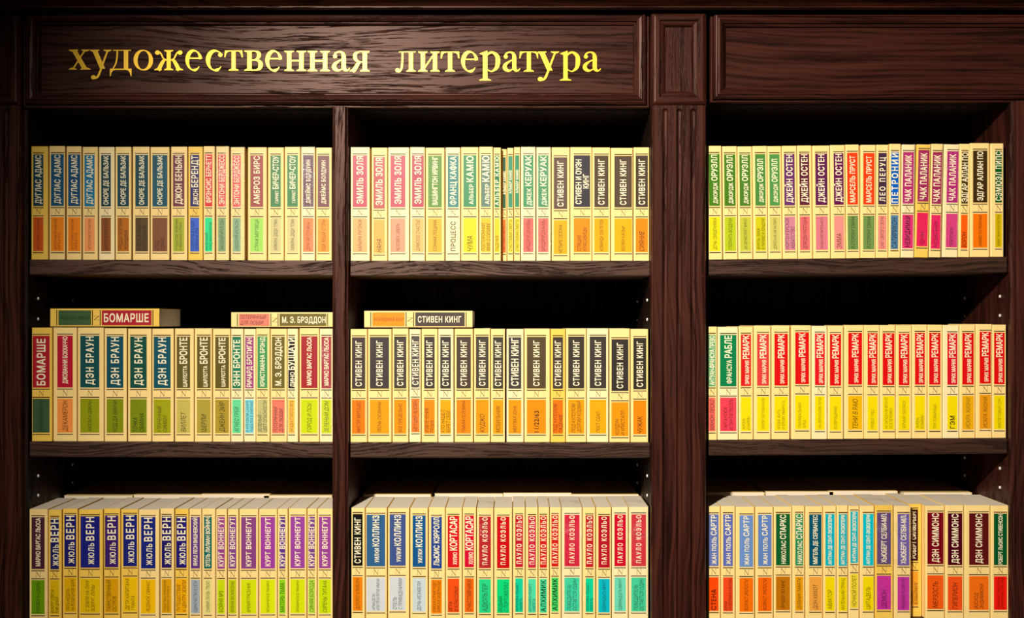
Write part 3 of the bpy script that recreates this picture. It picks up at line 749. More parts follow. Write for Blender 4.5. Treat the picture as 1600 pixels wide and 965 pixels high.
# measured across each shelf in millimetres: book edges, panel edges, author, panel colour, title, panel colour, flags, panel shift, lean
BOOKS = {
 ('top', 'left'): [
  (48.2, 74.8, 51.2, 67.8, 'adams', (4, 60, 79), 'АВТОСТОПОМ ПО ГАЛАКТИКЕ', (208, 82, 9), 'y', 0, 0.0, 'dark-teal', 'red-orange'),
  (76.5, 101.1, 79.1, 100.1, 'adams', (0, 79, 118), 'АВТОСТОПОМ ПО ГАЛАКТИКЕ.|ОПЯТЬ В ПУТЬ', (247, 135, 0), 'n', 0, 0.0, 'teal', 'orange'),
  (103.1, 126.6, 105.6, 126.0, 'adams', (0, 73, 118), 'АВТОСТОПОМ ПО ГАЛАКТИКЕ.|ОПЯТЬ В ПУТЬ', (247, 133, 0), 'n', 0, 0.0, 'blue', 'orange'),
  (128.2, 152.2, 131.0, 147.6, 'adams', (0, 118, 160), 'АВТОСТОПОМ ПО ГАЛАКТИКЕ', (247, 155, 87), 'n', 0, 0.0, 'teal', 'peach'),
  (153.8, 178.5, 157.1, 173.0, 'balzac', (0, 56, 65), 'ШАГРЕНЕВАЯ КОЖА', (145, 77, 19), 'p', 0, 0.0, 'dark-teal', 'brown'),
  (179.9, 204.9, 182.9, 201.7, 'balzac', (0, 62, 77), 'ТРИДЦАТИЛЕТНЯЯ|ЖЕНЩИНА', (186, 106, 0), 'n', 0, 0.0, 'dark-teal', 'brown'),
  (206.2, 233.0, 210.2, 231.0, 'balzac', (0, 65, 77), 'БЛЕСК И НИЩЕТА|КУРТИЗАНОК', (89, 65, 27), 'n', 0, 0.0, 'dark-teal', 'dark-brown'),
  (234.4, 264.3, 237.5, 261.7, 'balzac', (0, 79, 95), 'ОТЕЦ|ГОРИО', (128, 75, 40), 'n', 0, 0.0, 'dark-teal', 'brown'),
  (266.0, 292.0, 269.0, 287.6, 'bunyan', (111, 43, 56), 'ПУТЕШЕСТВИЕ ПИЛИГРИМА|В НЕБЕСНУЮ СТРАНУ', (169, 176, 38), 'n', 0, 0.0, 'maroon', 'olive-green'),
  (293.4, 316.5, 296.5, 311.2, 'berendt', (34, 25, 93), 'ПОЛНОЧЬ В САДУ|ДОБРА И ЗЛА', (50, 95, 201), 'y', 0, 0.0, 'navy', 'blue'),
  (317.3, 335.5, 319.7, 332.0, 'burnett', (218, 31, 40), 'МАЛЕНЬКИЙ|ЛОРД ФАУНТЛЕРОЙ', (27, 223, 137), 'n', 0, 0.0, 'red', 'mint'),
  (337.1, 357.7, 339.9, 352.8, 'burgess', (221, 56, 58), 'ЗАВОДНОЙ АПЕЛЬСИН', (126, 160, 104), 'nW', 0, 0.0, 'red', 'sage'),
  (360.1, 382.3, 362.9, 376.3, 'burgess', (225, 65, 67), 'ЗАВОДНОЙ АПЕЛЬСИН', (137, 174, 128), 'nW', 0, 0.0, 'red', 'sage'),
  (386.4, 416.5, 390.2, 411.0, 'bierce', (155, 64, 50), 'СТРАЖ МЕРТВЕЦА', (160, 218, 89), 'n', 0, 0.0, 'red', 'lime-green'),
  (417.9, 443.3, 421.9, 438.7, 'stowe', (54, 122, 64), 'ХИЖИНА ДЯДИ ТОМА', (208, 194, 128), 'n', 0, 0.0, 'green', 'khaki'),
  (444.1, 469.0, 448.2, 465.4, 'stowe', (56, 124, 65), 'ХИЖИНА ДЯДИ ТОМА', (210, 195, 129), 'n', 0, 0.0, 'green', 'khaki'),
  (470.0, 492.2, 473.0, 490.2, 'baldwin', (95, 46, 67), 'ДРУГАЯ СТРАНА', (247, 126, 58), 'pW', 0, 0.0, 'plum', 'red-orange'),
  (493.4, 518.5, 495.9, 514.8, 'baldwin', (112, 58, 60), 'ИДИ, ВЕЩАЙ С ГОРЫ', (247, 147, 34), 'n', 0, 0.0, 'maroon', 'orange'),
 ],
 ('top', 'middle'): [
  (546.3, 577.8, 550.6, 573.8, 'zola', (186, 69, 87), 'КАРЬЕРА РУГОНОВ', (232, 169, 101), 'p', 0, 0.0, 'crimson', 'peach'),
  (580.1, 605.3, 583.1, 601.3, 'zola', (182, 78, 74), 'НАНА', (232, 169, 74), 'nM', -2, 0.0, 'rose', 'peach'),
  (606.1, 639.6, 609.7, 633.6, 'zola', (187, 72, 89), 'ЧЕЛОВЕК-ЗВЕРЬ', (232, 151, 114), 'p', 0, 0.0, 'rose', 'salmon'),
  (640.5, 663.9, 643.3, 662.3, 'zola', (178, 60, 80), 'ДАМСКОЕ СЧАСТЬЕ', (232, 178, 101), 'p', 0, 0.0, 'crimson', 'peach'),
  (664.7, 694.6, 668.5, 690.6, 'irving', (91, 136, 50), 'СОННАЯ ЛОЩИНА', (223, 171, 41), 'n', 0, 0.0, 'green', 'amber'),
  (695.8, 719.2, 699.0, 716.8, 'kafka', (60, 127, 120), 'ПРОЦЕСС', None, 'pB', 0, 0.0, 'teal', None),
  (720.1, 747.7, 723.7, 744.7, 'camus', (60, 136, 87), 'ЧУМА', (232, 205, 0), 'nG', 0, 0.0, 'green', 'yellow'),
  (748.5, 770.4, 751.2, 766.9, 'camus', (96, 123, 105), 'ПОСТОРОННИЙ.|МИФ О СИЗИФЕ', (227, 183, 29), 'n', 0, 0.0, 'sage', 'amber'),
  (771.0, 782.9, 772.6, 780.5, 'camus2', (29, 114, 69), 'ПАДЕНИЕ', (232, 196, 0), 'n', 0, 0.0, 'green', 'yellow'),
  (783.7, 791.8, 784.5, 791.0, 'camus3', (25, 83, 54), 'СЧАСТЛИВАЯ СМЕРТЬ', (213, 100, 9), 'nR', 0, 0.0, 'dark-green', 'orange'),
  (792.4, 802.5, 793.8, 801.3, 'camus3', (56, 136, 96), 'СЧАСТЛИВАЯ СМЕРТЬ', (227, 205, 38), 'n', 0, 0.0, 'green', 'yellow'),
  (803.1, 813.0, 804.3, 811.8, 'camus3', (52, 134, 92), 'СЧАСТЛИВАЯ СМЕРТЬ', (227, 203, 36), 'n', 0, 0.0, 'green', 'yellow'),
  (813.8, 837.1, 817.3, 833.8, 'kerouac', (50, 136, 83), 'БРОДЯГИ ДХАРМЫ', (223, 96, 83), 'pWs', 0, 0.0, 'green', 'red'),
  (838.1, 860.9, 840.7, 857.3, 'kerouac', (54, 136, 87), 'БРОДЯГИ ДХАРМЫ', (225, 100, 87), 'pW', 0, 0.0, 'green', 'salmon'),
  (861.9, 890.6, 864.9, 886.8, 'king', (96, 74, 60), 'ЧЕТЫРЕ СЕЗОНА', (220, 165, 9), 'n', -3, 0.0, 'dark-brown', 'amber'),
  (891.2, 925.2, 896.3, 922.7, 'kings', (56, 51, 56), 'СПЯЩИЕ|КРАСАВИЦЫ', (232, 136, 0), 'n', 0, 0.0, 'dark-grey', 'orange'),
  (925.6, 954.0, 928.4, 951.2, 'king', (78, 63, 43), 'КОМАНДА СКЕЛЕТОВ', (232, 165, 0), 'n', 0, 0.0, 'dark-brown', 'amber'),
  (954.8, 989.2, 959.9, 987.8, 'king', (81, 65, 47), 'ВОЛКИ КАЛЬИ', (232, 169, 0), 'n', 0, 0.0, 'dark-brown', 'amber'),
  (990.2, 1015.1, 993.2, 1013.0, 'king', (69, 54, 41), 'СИЯНИЕ', (232, 132, 0), 'nM', 0, 0.0, 'dark-brown', 'orange'),
 ],
 ('top', 'right'): [
  (1105.9, 1129.3, 1108.7, 1126.3, 'orwell', (62, 119, 15), 'ДОЧЬ СВЯЩЕННИКА', (224, 214, 11), 'n', 0, -1.62, 'green', 'yellow'),
  (1130.6, 1153.6, 1132.8, 1151.0, 'orwell', (66, 119, 20), 'ГЛОТНУТЬ ВОЗДУХА', (180, 195, 20), 'n', 0, -1.62, 'green', 'lime'),
  (1154.2, 1177.0, 1156.6, 1174.2, 'orwell', (70, 121, 30), 'ДА ЗДРАВСТВУЕТ ФИКУС!', (191, 191, 57), 'n', 0, -1.62, 'green', 'yellow'),
  (1177.6, 1200.5, 1180.9, 1197.6, 'orwell2', (72, 133, 57), 'ФУНТЫ ЛИХА|В ПАРИЖЕ И ЛОНДОНЕ', (205, 195, 15), 'n', 0, -1.62, 'green', 'yellow'),
  (1201.1, 1223.1, 1203.7, 1220.3, 'orwell2', (77, 142, 68), 'ДОРОГА НА УИГАН-ПИРС', (205, 195, 96), 'n', 0, -1.62, 'green', 'khaki'),
  (1223.7, 1246.9, 1226.3, 1243.5, 'austen', (100, 43, 100), 'НОРТЕНГЕРСКОЕ|АББАТСТВО', (209, 129, 144), 'n', 0, -1.62, 'plum', 'pink'),
  (1247.7, 1270.6, 1250.6, 1266.7, 'austen', (91, 28, 49), 'ДОВОДЫ РАССУДКА', (224, 106, 106), 'n', 0, -1.62, 'plum', 'salmon'),
  (1271.4, 1298.6, 1275.2, 1294.6, 'austen', (91, 28, 77), 'РАЗУМ И ЧУВСТВИТЕЛЬНОСТЬ', (218, 119, 129), 'n', 0, -1.62, 'plum', 'pink'),
  (1299.4, 1322.5, 1304.3, 1320.3, 'austen', (96, 15, 72), 'ЭММА', (242, 142, 129), 'nM', 0, -1.62, 'plum', 'salmon'),
  (1323.3, 1344.7, 1325.3, 1342.5, 'proust', (242, 60, 9), 'В СТОРОНУ СВАНА', (110, 142, 72), 'n', 0, -1.62, 'red-orange', 'sage'),
  (1345.1, 1368.9, 1348.7, 1366.9, 'proust', (242, 62, 11), 'В СТОРОНУ СВАНА', (112, 144, 74), 'n', 0, 0.4, 'red-orange', 'sage'),
  (1369.5, 1388.5, 1372.3, 1386.1, 'perutz', (66, 39, 62), 'СНЕГ СВЯТОГО ПЕТРА', (237, 142, 125), 'n', 0, 0.81, 'plum', 'salmon'),
  (1389.1, 1407.1, 1391.3, 1403.8, 'petron', (0, 93, 191), 'САТИРИКОН', (81, 125, 159), 'nM', 0, 1.21, 'blue', 'slate-blue'),
  (1407.9, 1428.5, 1409.1, 1426.9, 'pal', (180, 24, 106), 'НЕВИДИМКИ', (220, 38, 106), 'pWB2', 1, 2.02, 'magenta', 'pink'),
  (1429.3, 1451.1, 1431.7, 1449.5, 'pal', (157, 20, 81), 'УДУШЬЕ', (228, 15, 81), 'yW', 4, 4.04, 'magenta', 'pink'),
  (1452.1, 1470.5, 1453.9, 1469.3, 'pal', (159, 19, 79), 'КОЛЫБЕЛЬНАЯ', (228, 20, 91), 'nW', 0, 4.04, 'magenta', 'pink'),
  (1472.9, 1497.0, 1477.4, 1496.6, 'pal', (180, 24, 114), 'ПРИЗРАКИ', (214, 57, 123), 'pW', 2, 3.23, 'magenta', 'pink'),
  (1498.2, 1515.8, 1501.6, 1512.3, 'poe', (72, 57, 11), 'ВОРОН', (242, 91, 0), 'nM', 0, 1.82, 'dark-olive', 'orange'),
  (1516.8, 1547.1, 1520.8, 1544.0, 'poe', (62, 43, 11), 'ЗАЖИВО ПОГРЕБЕННЫЕ', (242, 115, 0), 'n', 1, 0.0, 'dark-brown', 'orange'),
  (1548.9, 1569.3, 1555.4, 1566.7, 'pepys', (0, 87, 30), 'ДОМОЙ, УЖИНАТЬ И В ПОСТЕЛЬ', (210, 180, 0), 'n', 1, 0.0, 'dark-green', 'yellow'),
 ],
 ('centre', 'left'): [
  (49.2, 81.3, 50.2, 77.7, 'beau', (174, 21, 40), 'ТРИЛОГИЯ О ФИГАРО', (60, 89, 56), 'y', 0, 0.0, 'red', 'sage'),
  (82.1, 119.1, 88.2, 113.2, 'bocc', (186, 9, 44), 'ДЕКАМЕРОН', (247, 147, 64), 'nM', 0, 0.0, 'crimson', 'orange'),
  (120.1, 161.3, 124.1, 154.8, 'brown', (0, 73, 73), 'АНГЕЛЫ И ДЕМОНЫ', (145, 151, 0), 'n', 0, 0.0, 'dark-teal', 'olive-green'),
  (162.5, 197.7, 165.8, 192.6, 'brown', (0, 73, 89), 'КОД ДА ВИНЧИ', (128, 141, 0), 'nm', 0, 0.0, 'dark-teal', 'olive-green'),
  (198.9, 236.1, 202.3, 229.0, 'brown', (0, 73, 60), 'ТОЧКА|ОБМАНА', (122, 137, 0), 'nG', 0, 0.0, 'dark-teal', 'olive-green'),
  (237.3, 271.4, 239.7, 266.8, 'brown', (0, 79, 95), 'УТРАЧЕННЫЙ|СИМВОЛ', (161, 161, 0), 'n', 0, 0.0, 'dark-teal', 'olive-green'),
  (272.6, 302.7, 275.5, 297.3, 'cbronte', (93, 83, 25), 'ВИЛЛЕТ', (199, 180, 83), 'nM', 0, 0.0, 'olive', 'khaki'),
  (303.5, 331.2, 307.4, 329.2, 'cbronte', (97, 83, 21), 'ШЕРЛИ', (174, 155, 54), 'nM', 0, 0.0, 'olive', 'khaki'),
  (332.0, 359.7, 335.7, 357.9, 'cbronte2', (95, 81, 19), 'ДЖЕЙН ЭЙР', (170, 145, 40), 'nM', 0, 0.0, 'olive', 'olive'),
  (360.3, 379.9, 362.3, 376.7, 'abronte', (21, 118, 83), 'АГНЕС ГРЕЙ', (102, 213, 145), 'pm', 0, 0.0, 'green', 'mint'),
  (380.5, 399.1, 382.3, 396.1, 'braut', (151, 54, 118), 'В АРБУЗНОМ САХАРЕ|РЫБАЛКА В АМЕРИКЕ', (122, 213, 219), 'p', 0, 0.0, 'purple', 'cyan'),
  (399.7, 421.5, 401.9, 417.9, 'brand', (58, 145, 83), 'ЗЕЛЕНЫЙ –|ЦВЕТ ОПАСНОСТИ', (190, 184, 118), 'n', 0, 0.0, 'green', 'khaki'),
  (422.1, 448.2, 424.3, 444.9, 'bradd', (106, 93, 31), 'ПОТЕРЯННАЯ|ДЛЯ ЛЮБВИ', (228, 118, 95), 'n', 0, 0.0, 'olive', 'salmon'),
  (448.8, 465.6, 449.8, 460.9, 'buzz', (19, 19, 21), 'ЗАГАДКА СТАРОГО ЛЕСА', (247, 184, 69), 'p', 0, 0.0, 'black', 'orange'),
  (467.0, 498.3, 469.6, 495.9, 'llosa', (161, 34, 40), 'ГОРОД И ПСЫ', (199, 213, 0), 'nm', 0, 0.0, 'red', 'lime'),
  (499.1, 520.5, 501.7, 517.9, 'llosa', (161, 34, 50), 'ЗЕЛЕНЫЙ ДОМ', (199, 213, 0), 'pWm', 0, 0.0, 'red', 'lime'),
 ],
 ('centre', 'middle'): [
  (546.5, 573.8, 549.5, 571.0, 'king', (65, 50, 47), 'МИСТЕР МЕРСЕДЕС', (232, 118, 0), 'n', 0, 0.0, 'dark-grey', 'orange'),
  (574.6, 611.8, 577.4, 608.1, 'king', (61, 52, 50), 'ПЕСНЬ СЮЗАННЫ', (232, 151, 0), 'n', 0, 0.0, 'dark-grey', 'orange'),
  (612.8, 638.4, 615.4, 635.2, 'king', (63, 54, 45), 'ВСЕ ПРЕДЕЛЬНО', (232, 141, 0), 'n', 0, 0.0, 'dark-brown', 'orange'),
  (639.2, 657.4, 642.1, 655.6, 'king', (65, 56, 50), 'БЕГУЩИЙ ЧЕЛОВЕК', (232, 118, 10), 'pW', 2, 0.0, 'dark-brown', 'orange'),
  (658.4, 683.7, 662.3, 679.4, 'king', (60, 50, 45), 'ИЗВЛЕЧЕНИЕ|ТРОИХ', (232, 132, 0), 'n', 0, 0.0, 'dark-brown', 'orange'),
  (684.5, 708.9, 687.5, 704.7, 'king', (56, 49, 45), 'КТО НАШЕЛ,|БЕРЕТ СЕБЕ', (232, 160, 0), 'p', 0, 0.0, 'dark-brown', 'amber'),
  (709.9, 739.2, 712.8, 736.0, 'king', (72, 56, 47), 'ТЕМНАЯ ПОЛОВИНА', (232, 129, 0), 'n', 0, 0.0, 'dark-brown', 'orange'),
  (740.3, 766.1, 743.1, 763.7, 'king', (67, 58, 50), 'КУДЖО', (232, 145, 0), 'nM', 0, 0.0, 'dark-brown', 'orange'),
  (766.9, 789.3, 769.9, 786.5, 'king', (60, 52, 45), 'МОБИЛЬНИК', (232, 151, 0), 'nm', 0, 0.0, 'dark-brown', 'orange'),
  (791.4, 818.5, 794.2, 814.8, 'king2', (63, 58, 54), 'МЕРТВАЯ ЗОНА', (232, 145, 0), 'p', 0, 0.0, 'dark-brown', 'orange'),
  (819.3, 859.5, 822.9, 853.4, 'king', (81, 65, 38), '11/22/63', (232, 136, 0), 'nB', 0, 0.0, 'dark-brown', 'orange'),
  (860.3, 883.7, 863.5, 880.1, 'king', (63, 50, 41), 'ПОД КУПОЛОМ|ПАДЕНИЕ', (232, 111, 0), 'y', 0, 0.0, 'dark-brown', 'orange'),
  (884.3, 916.5, 887.6, 913.4, 'king', (58, 49, 41), 'ПОД КУПОЛОМ|ДОЛГИЙ КОШМАР', (232, 151, 0), 'n', 0, 0.0, 'dark-brown', 'orange'),
  (917.1, 951.2, 921.1, 947.8, 'king', (60, 52, 47), 'ПОСТ СДАЛ', (232, 163, 0), 'p', 0, 0.0, 'dark-brown', 'amber'),
  (952.4, 984.7, 955.3, 982.5, 'king', (50, 43, 38), 'КОЛДУН|И КРИСТАЛЛ', (232, 145, 0), 'n', -4, 0.0, 'dark-brown', 'orange'),
  (985.6, 1013.4, 989.4, 1010.4, 'king', (50, 43, 34), 'ЧУЖАК', (232, 132, 0), 'nM', -1, 0.0, 'dark-brown', 'orange'),
 ],
 ('centre', 'right'): [
  (1105.1, 1120.9, 1107.1, 1118.2, 'prevo', (72, 157, 100), 'МАНОН ЛЕСКО', (233, 100, 87), 'nm', 0, 0.0, 'green', 'red'),
  (1121.7, 1153.8, 1124.9, 1151.2, 'rabl', (0, 123, 68), 'ГАРГАНТЮА|И ПАНТАГРЮЭЛЬ', (237, 62, 81), 'p', 0, 0.0, 'green', 'red'),
  (1154.6, 1177.6, 1157.8, 1174.2, 'rem', (214, 20, 19), 'ЖИЗНЬ|ВЗАЙМЫ', (242, 216, 0), 'n', 0, 0.0, 'red', 'yellow'),
  (1178.4, 1205.1, 1182.9, 1202.1, 'rem', (218, 58, 55), 'ЗЕМЛЯ ОБЕТОВАННАЯ', (242, 216, 0), 'n', 0, 0.0, 'red', 'yellow'),
  (1206.3, 1234.8, 1210.4, 1232.0, 'rem', (220, 9, 11), 'ВРЕМЯ ЖИТЬ|И ВРЕМЯ УМИРАТЬ', (242, 216, 0), 'n', 0, 0.0, 'red', 'yellow'),
  (1237.0, 1267.9, 1242.5, 1264.7, 'rem', (220, 9, 11), 'ТРИУМФАЛЬНАЯ|АРКА', (242, 216, 0), 'n', 2, 0.0, 'red', 'yellow'),
  (1268.7, 1293.0, 1273.2, 1289.3, 'rem', (222, 19, 26), 'НА ОБРАТНОМ ПУТИ', (242, 216, 0), 'p', 1, 0.0, 'red', 'yellow'),
  (1293.8, 1318.4, 1296.6, 1314.8, 'rem', (220, 9, 11), 'ВОЗВРАЩЕНИЕ', (242, 216, 0), 'n', 0, 0.0, 'red', 'yellow'),
  (1319.8, 1350.6, 1325.9, 1348.1, 'rem', (220, 9, 11), 'ТЕНИ В РАЮ', (237, 180, 0), 'nM', 1, 0.0, 'red', 'amber'),
  (1350.9, 1375.2, 1355.8, 1371.9, 'rem', (220, 9, 11), 'ПРИЮТ ГРЕЗ', (242, 216, 0), 'n', 0, 0.0, 'red', 'yellow'),
  (1375.8, 1400.2, 1379.6, 1398.6, 'rem', (220, 9, 11), 'НА ЗАПАДНОМ ФРОНТЕ|БЕЗ ПЕРЕМЕН', (242, 216, 0), 'n', 0, 0.0, 'red', 'yellow'),
  (1400.8, 1425.5, 1404.6, 1422.0, 'rem', (220, 9, 11), 'ЧЕРНЫЙ ОБЕЛИСК', (242, 216, 0), 'n', 0, 0.0, 'red', 'yellow'),
  (1426.1, 1449.9, 1430.1, 1446.1, 'rem', (220, 9, 11), 'ЖИЗНЬ|ВЗАЙМЫ', (242, 216, 0), 'n', 0, 0.0, 'red', 'yellow'),
  (1450.5, 1473.5, 1452.1, 1470.3, 'rem', (220, 9, 11), 'ТРИ ТОВАРИЩА', (242, 216, 0), 'n', 0, 0.0, 'red', 'yellow'),
  (1474.1, 1499.8, 1480.8, 1497.2, 'rem', (216, 15, 38), 'ГЭМ', (242, 216, 0), 'pB', 0, 0.0, 'red', 'yellow'),
  (1500.4, 1525.1, 1504.2, 1522.8, 'rem', (220, 9, 11), 'ИСКРА ЖИЗНИ', (237, 171, 11), 'nm', 0, 0.0, 'red', 'amber'),
  (1525.7, 1551.1, 1530.9, 1549.1, 'rem', (220, 9, 11), 'ИСКРА ЖИЗНИ', (233, 152, 15), 'nm', 1, 0.0, 'red', 'orange'),
  (1551.7, 1573.7, 1554.1, 1571.3, 'rem', (220, 9, 11), 'ФИОЛЕТОВЫЙ СОН', (242, 216, 0), 'n', 0, 0.0, 'red', 'yellow'),
 ],
 ('bottom', 'left'): [
  (45.2, 74.2, 48.6, 69.8, 'llosa', (77, 34, 50), 'РАЗГОВОР В «СОБОРЕ»', (106, 155, 0), 'n', 0, 0.0, 'plum', 'green'),
  (75.1, 95.9, 78.1, 92.2, 'verne', (25, 31, 93), 'ВОКРУГ СВЕТА|В 80 ДНЕЙ', (219, 180, 0), 'y', 0, 0.0, 'navy', 'yellow'),
  (96.7, 120.5, 99.3, 118.5, 'verne', (25, 25, 106), 'ПЯТЬ НЕДЕЛЬ|НА ВОЗДУШНОМ ШАРЕ', (228, 174, 0), 'y', 3, 0.0, 'navy', 'amber'),
  (121.7, 159.9, 124.5, 155.3, 'verne', (25, 27, 122), 'С ЗЕМЛИ НА ЛУНУ|ВОКРУГ ЛУНЫ', (232, 190, 0), 'y', 2, 0.0, 'navy', 'yellow'),
  (161.1, 187.4, 162.9, 184.5, 'verne', (58, 25, 106), 'ТАИНСТВЕННЫЙ|ОСТРОВ', (223, 161, 0), 'y', 2, 0.0, 'indigo', 'amber'),
  (188.2, 215.5, 191.6, 213.8, 'verne', (25, 31, 116), 'ДЕТИ КАПИТАНА|ГРАНТА', (242, 194, 0), 'y', 4, 0.0, 'navy', 'amber'),
  (216.3, 248.8, 219.9, 243.1, 'verne', (21, 34, 122), 'ЛЕДЯНОЙ СФИНКС', (247, 190, 0), 'n', 1, 0.0, 'navy', 'amber'),
  (249.4, 271.6, 251.6, 267.8, 'verne', (31, 19, 97), 'ПУТЕШЕСТВИЕ И ПРИКЛЮЧЕНИЯ|КАПИТАНА ГАТТЕРАСА', (228, 161, 0), 'n', 1, 0.0, 'navy', 'amber'),
  (272.4, 294.0, 274.0, 291.2, 'verne', (31, 19, 112), 'ПУТЕШЕСТВИЕ|К ЦЕНТРУ ЗЕМЛИ', (247, 174, 0), 'y', 1, 0.0, 'navy', 'amber'),
  (294.6, 314.2, 297.1, 312.0, 'wisn', (93, 54, 131), 'ОДИНОЧЕСТВО В СЕТИ', (164, 174, 180), 'n', 0, 0.0, 'purple', 'grey'),
  (315.1, 336.3, 318.1, 331.0, 'voyn', (0, 102, 93), 'СНИМИ ОБУВЬ ТВОЮ', (232, 219, 128), 'n', 0, 0.0, 'teal', 'khaki'),
  (336.9, 354.4, 339.1, 351.2, 'vonn', (151, 64, 135), 'БОЙНЯ №5', (199, 219, 0), 'nm', 0, 0.0, 'purple', 'lime'),
  (355.1, 372.2, 356.3, 369.0, 'vonn', (126, 64, 135), 'ВЕРБНОЕ ВОСКРЕСЕНЬЕ', (194, 203, 0), 'n', 0, 0.0, 'purple', 'lime'),
  (373.2, 403.3, 376.1, 400.3, 'vonn', (135, 64, 126), 'ВРЕМЯТРЯСЕНИЕ', (213, 223, 0), 'n', 0, 0.0, 'purple', 'lime'),
  (403.9, 432.4, 406.4, 429.6, 'vonn', (155, 58, 155), 'МЕХАНИЧЕСКОЕ ПИАНИНО', (219, 228, 0), 'n', 0, 0.0, 'purple', 'lime'),
  (433.2, 449.4, 435.7, 445.8, 'vonn', (97, 54, 135), 'МАТЕРЬ ТЬМА', (141, 209, 15), 'nm', 0, 0.0, 'purple', 'lime-green'),
  (450.2, 478.7, 453.0, 476.1, 'vonn', (151, 64, 155), 'МЕХАНИЧЕСКОЕ ПИАНИНО', (213, 223, 0), 'n', 0, 0.0, 'purple', 'lime'),
  (479.5, 494.8, 481.3, 491.8, 'vonn', (122, 64, 135), 'СИНЯЯ БОРОДА', (174, 219, 58), 'nm', 0, 0.0, 'purple', 'lime-green'),
  (495.7, 520.1, 497.7, 516.9, 'vonn', (151, 64, 145), 'СИРЕНЫ ТИТАНА', (199, 219, 0), 'nm', 0, 0.0, 'purple', 'lime'),
 ],
 ('bottom', 'middle'): [
  (548.7, 570.2, 550.6, 566.9, 'king', (10, 10, 10), 'ДОЛОРЕС КЛЕЙБОРН', (232, 127, 0), 'n', 3, 0.0, 'black', 'orange'),
  (571.0, 604.7, 572.0, 602.1, 'coll', (45, 91, 136), 'АРМАДЕЛЬ|ИЛИ ПРОКЛЯТИЕ ИМЕНИ', (205, 209, 209), 'n', 2, 0.0, 'blue', 'white'),
  (605.7, 639.4, 608.1, 634.0, 'coll', (60, 81, 136), 'ОТЕЛЬ|С ПРИВИДЕНИЯМИ', (205, 209, 209), 'n', 3, 0.0, 'blue', 'white'),
  (640.7, 668.7, 644.1, 665.3, 'coll', (10, 81, 136), 'ДОЧЬ ИЕЗАВЕЛИ', (196, 209, 209), 'n', 1, 0.0, 'blue', 'white'),
  (669.7, 695.6, 673.2, 690.6, 'carroll', (29, 63, 136), 'АЛИСА В СТРАНЕ ЧУДЕС|АЛИСА В ЗАЗЕРКАЛЬЕ', (232, 127, 0), 'n', -2, 0.0, 'blue', 'orange'),
  (696.2, 722.1, 699.0, 717.8, 'cort', (209, 10, 20), 'ИГРА|В КЛАССИКИ', (232, 78, 9), 'n', 0, 0.0, 'red', 'red-orange'),
  (722.7, 744.1, 725.5, 740.7, 'cort', (205, 0, 47), 'СЧАСТЛИВЧИКИ', (232, 100, 5), 'nm', 0, 0.0, 'crimson', 'orange'),
  (744.9, 771.2, 748.1, 767.3, 'coelho', (182, 10, 23), 'АДЮЛЬТЕР', (14, 209, 132), 'nWM', -1, 0.0, 'red', 'mint'),
  (772.0, 800.5, 776.1, 796.3, 'coelho', (196, 0, 10), 'ВЕДЬМА|С ПОРТОБЕЛЛО', (5, 209, 118), 'n', -1, 0.0, 'red', 'mint'),
  (801.3, 820.7, 804.7, 817.5, 'coelho', (187, 14, 41), 'ВЕРОНИКА РЕШАЕТ|УМЕРЕТЬ', (5, 205, 154), 'n', 0, 0.0, 'crimson', 'mint'),
  (821.3, 840.7, 824.9, 837.7, 'coelho', (196, 36, 63), 'ВЕРОНИКА РЕШАЕТ|УМЕРЕТЬ', (78, 214, 163), 'n', -1, 0.0, 'crimson', 'mint'),
  (841.3, 858.5, 843.1, 854.8, 'coelho', (205, 20, 23), 'АЛХИМИК', (69, 214, 151), 'nB', -1, 0.0, 'red', 'mint'),
  (859.1, 877.1, 861.3, 873.0, 'coelho', (205, 23, 10), 'АЛХИМИК', (63, 209, 96), 'nB', 1, 0.0, 'red', 'mint'),
  (877.7, 909.8, 881.7, 906.0, 'coelho', (209, 0, 50), 'ПОБЕДИТЕЛЬ|ОСТАЕТСЯ ОДИН', (54, 209, 160), 'pW', 1, 0.0, 'crimson', 'mint'),
  (910.4, 930.8, 914.8, 927.6, 'coelho', (187, 18, 29), 'ВЕРОНИКА РЕШАЕТ|УМЕРЕТЬ', (0, 209, 151), 'n', 0, 0.0, 'red', 'mint'),
  (931.6, 955.5, 934.8, 953.4, 'coelho', (178, 14, 32), 'ОДИННАДЦАТЬ МИНУТ', (0, 182, 196), 'n', -1, 0.0, 'red', 'cyan'),
  (956.3, 981.9, 959.9, 978.5, 'coelho', (200, 0, 38), 'ОДИННАДЦАТЬ МИНУТ', (105, 214, 178), 'p', 1, 0.0, 'crimson', 'mint'),
  (982.7, 1013.4, 986.2, 1010.0, 'coelho', (205, 41, 54), 'ПОБЕДИТЕЛЬ|ОСТАЕТСЯ ОДИН', (60, 205, 151), 'pW', 1, 0.0, 'red', 'mint'),
 ],
 ('bottom', 'right'): [
  (1105.5, 1126.3, 1107.5, 1123.7, 'sartre', (95, 114, 176), 'СТЕНА', (242, 72, 0), 'nb', 0, 0.0, 'periwinkle', 'red-orange'),
  (1126.9, 1149.1, 1129.7, 1145.5, 'sartre', (91, 104, 176), 'МУХИ|ЗАТВОРНИКИ АЛЬТОНЫ', (237, 72, 24), 'n', 0, 0.0, 'periwinkle', 'red-orange'),
  (1149.9, 1179.4, 1155.4, 1177.4, 'sartre', (104, 142, 199), 'ВОЗРАСТ ЗРЕЛОСТИ', (242, 110, 0), 'n', -1, 0.0, 'periwinkle', 'orange'),
  (1180.5, 1208.7, 1184.3, 1206.1, 'sartre', (95, 129, 190), 'ВОЗРАСТ ЗРЕЛОСТИ', (242, 100, 0), 'n', 0, 0.0, 'periwinkle', 'orange'),
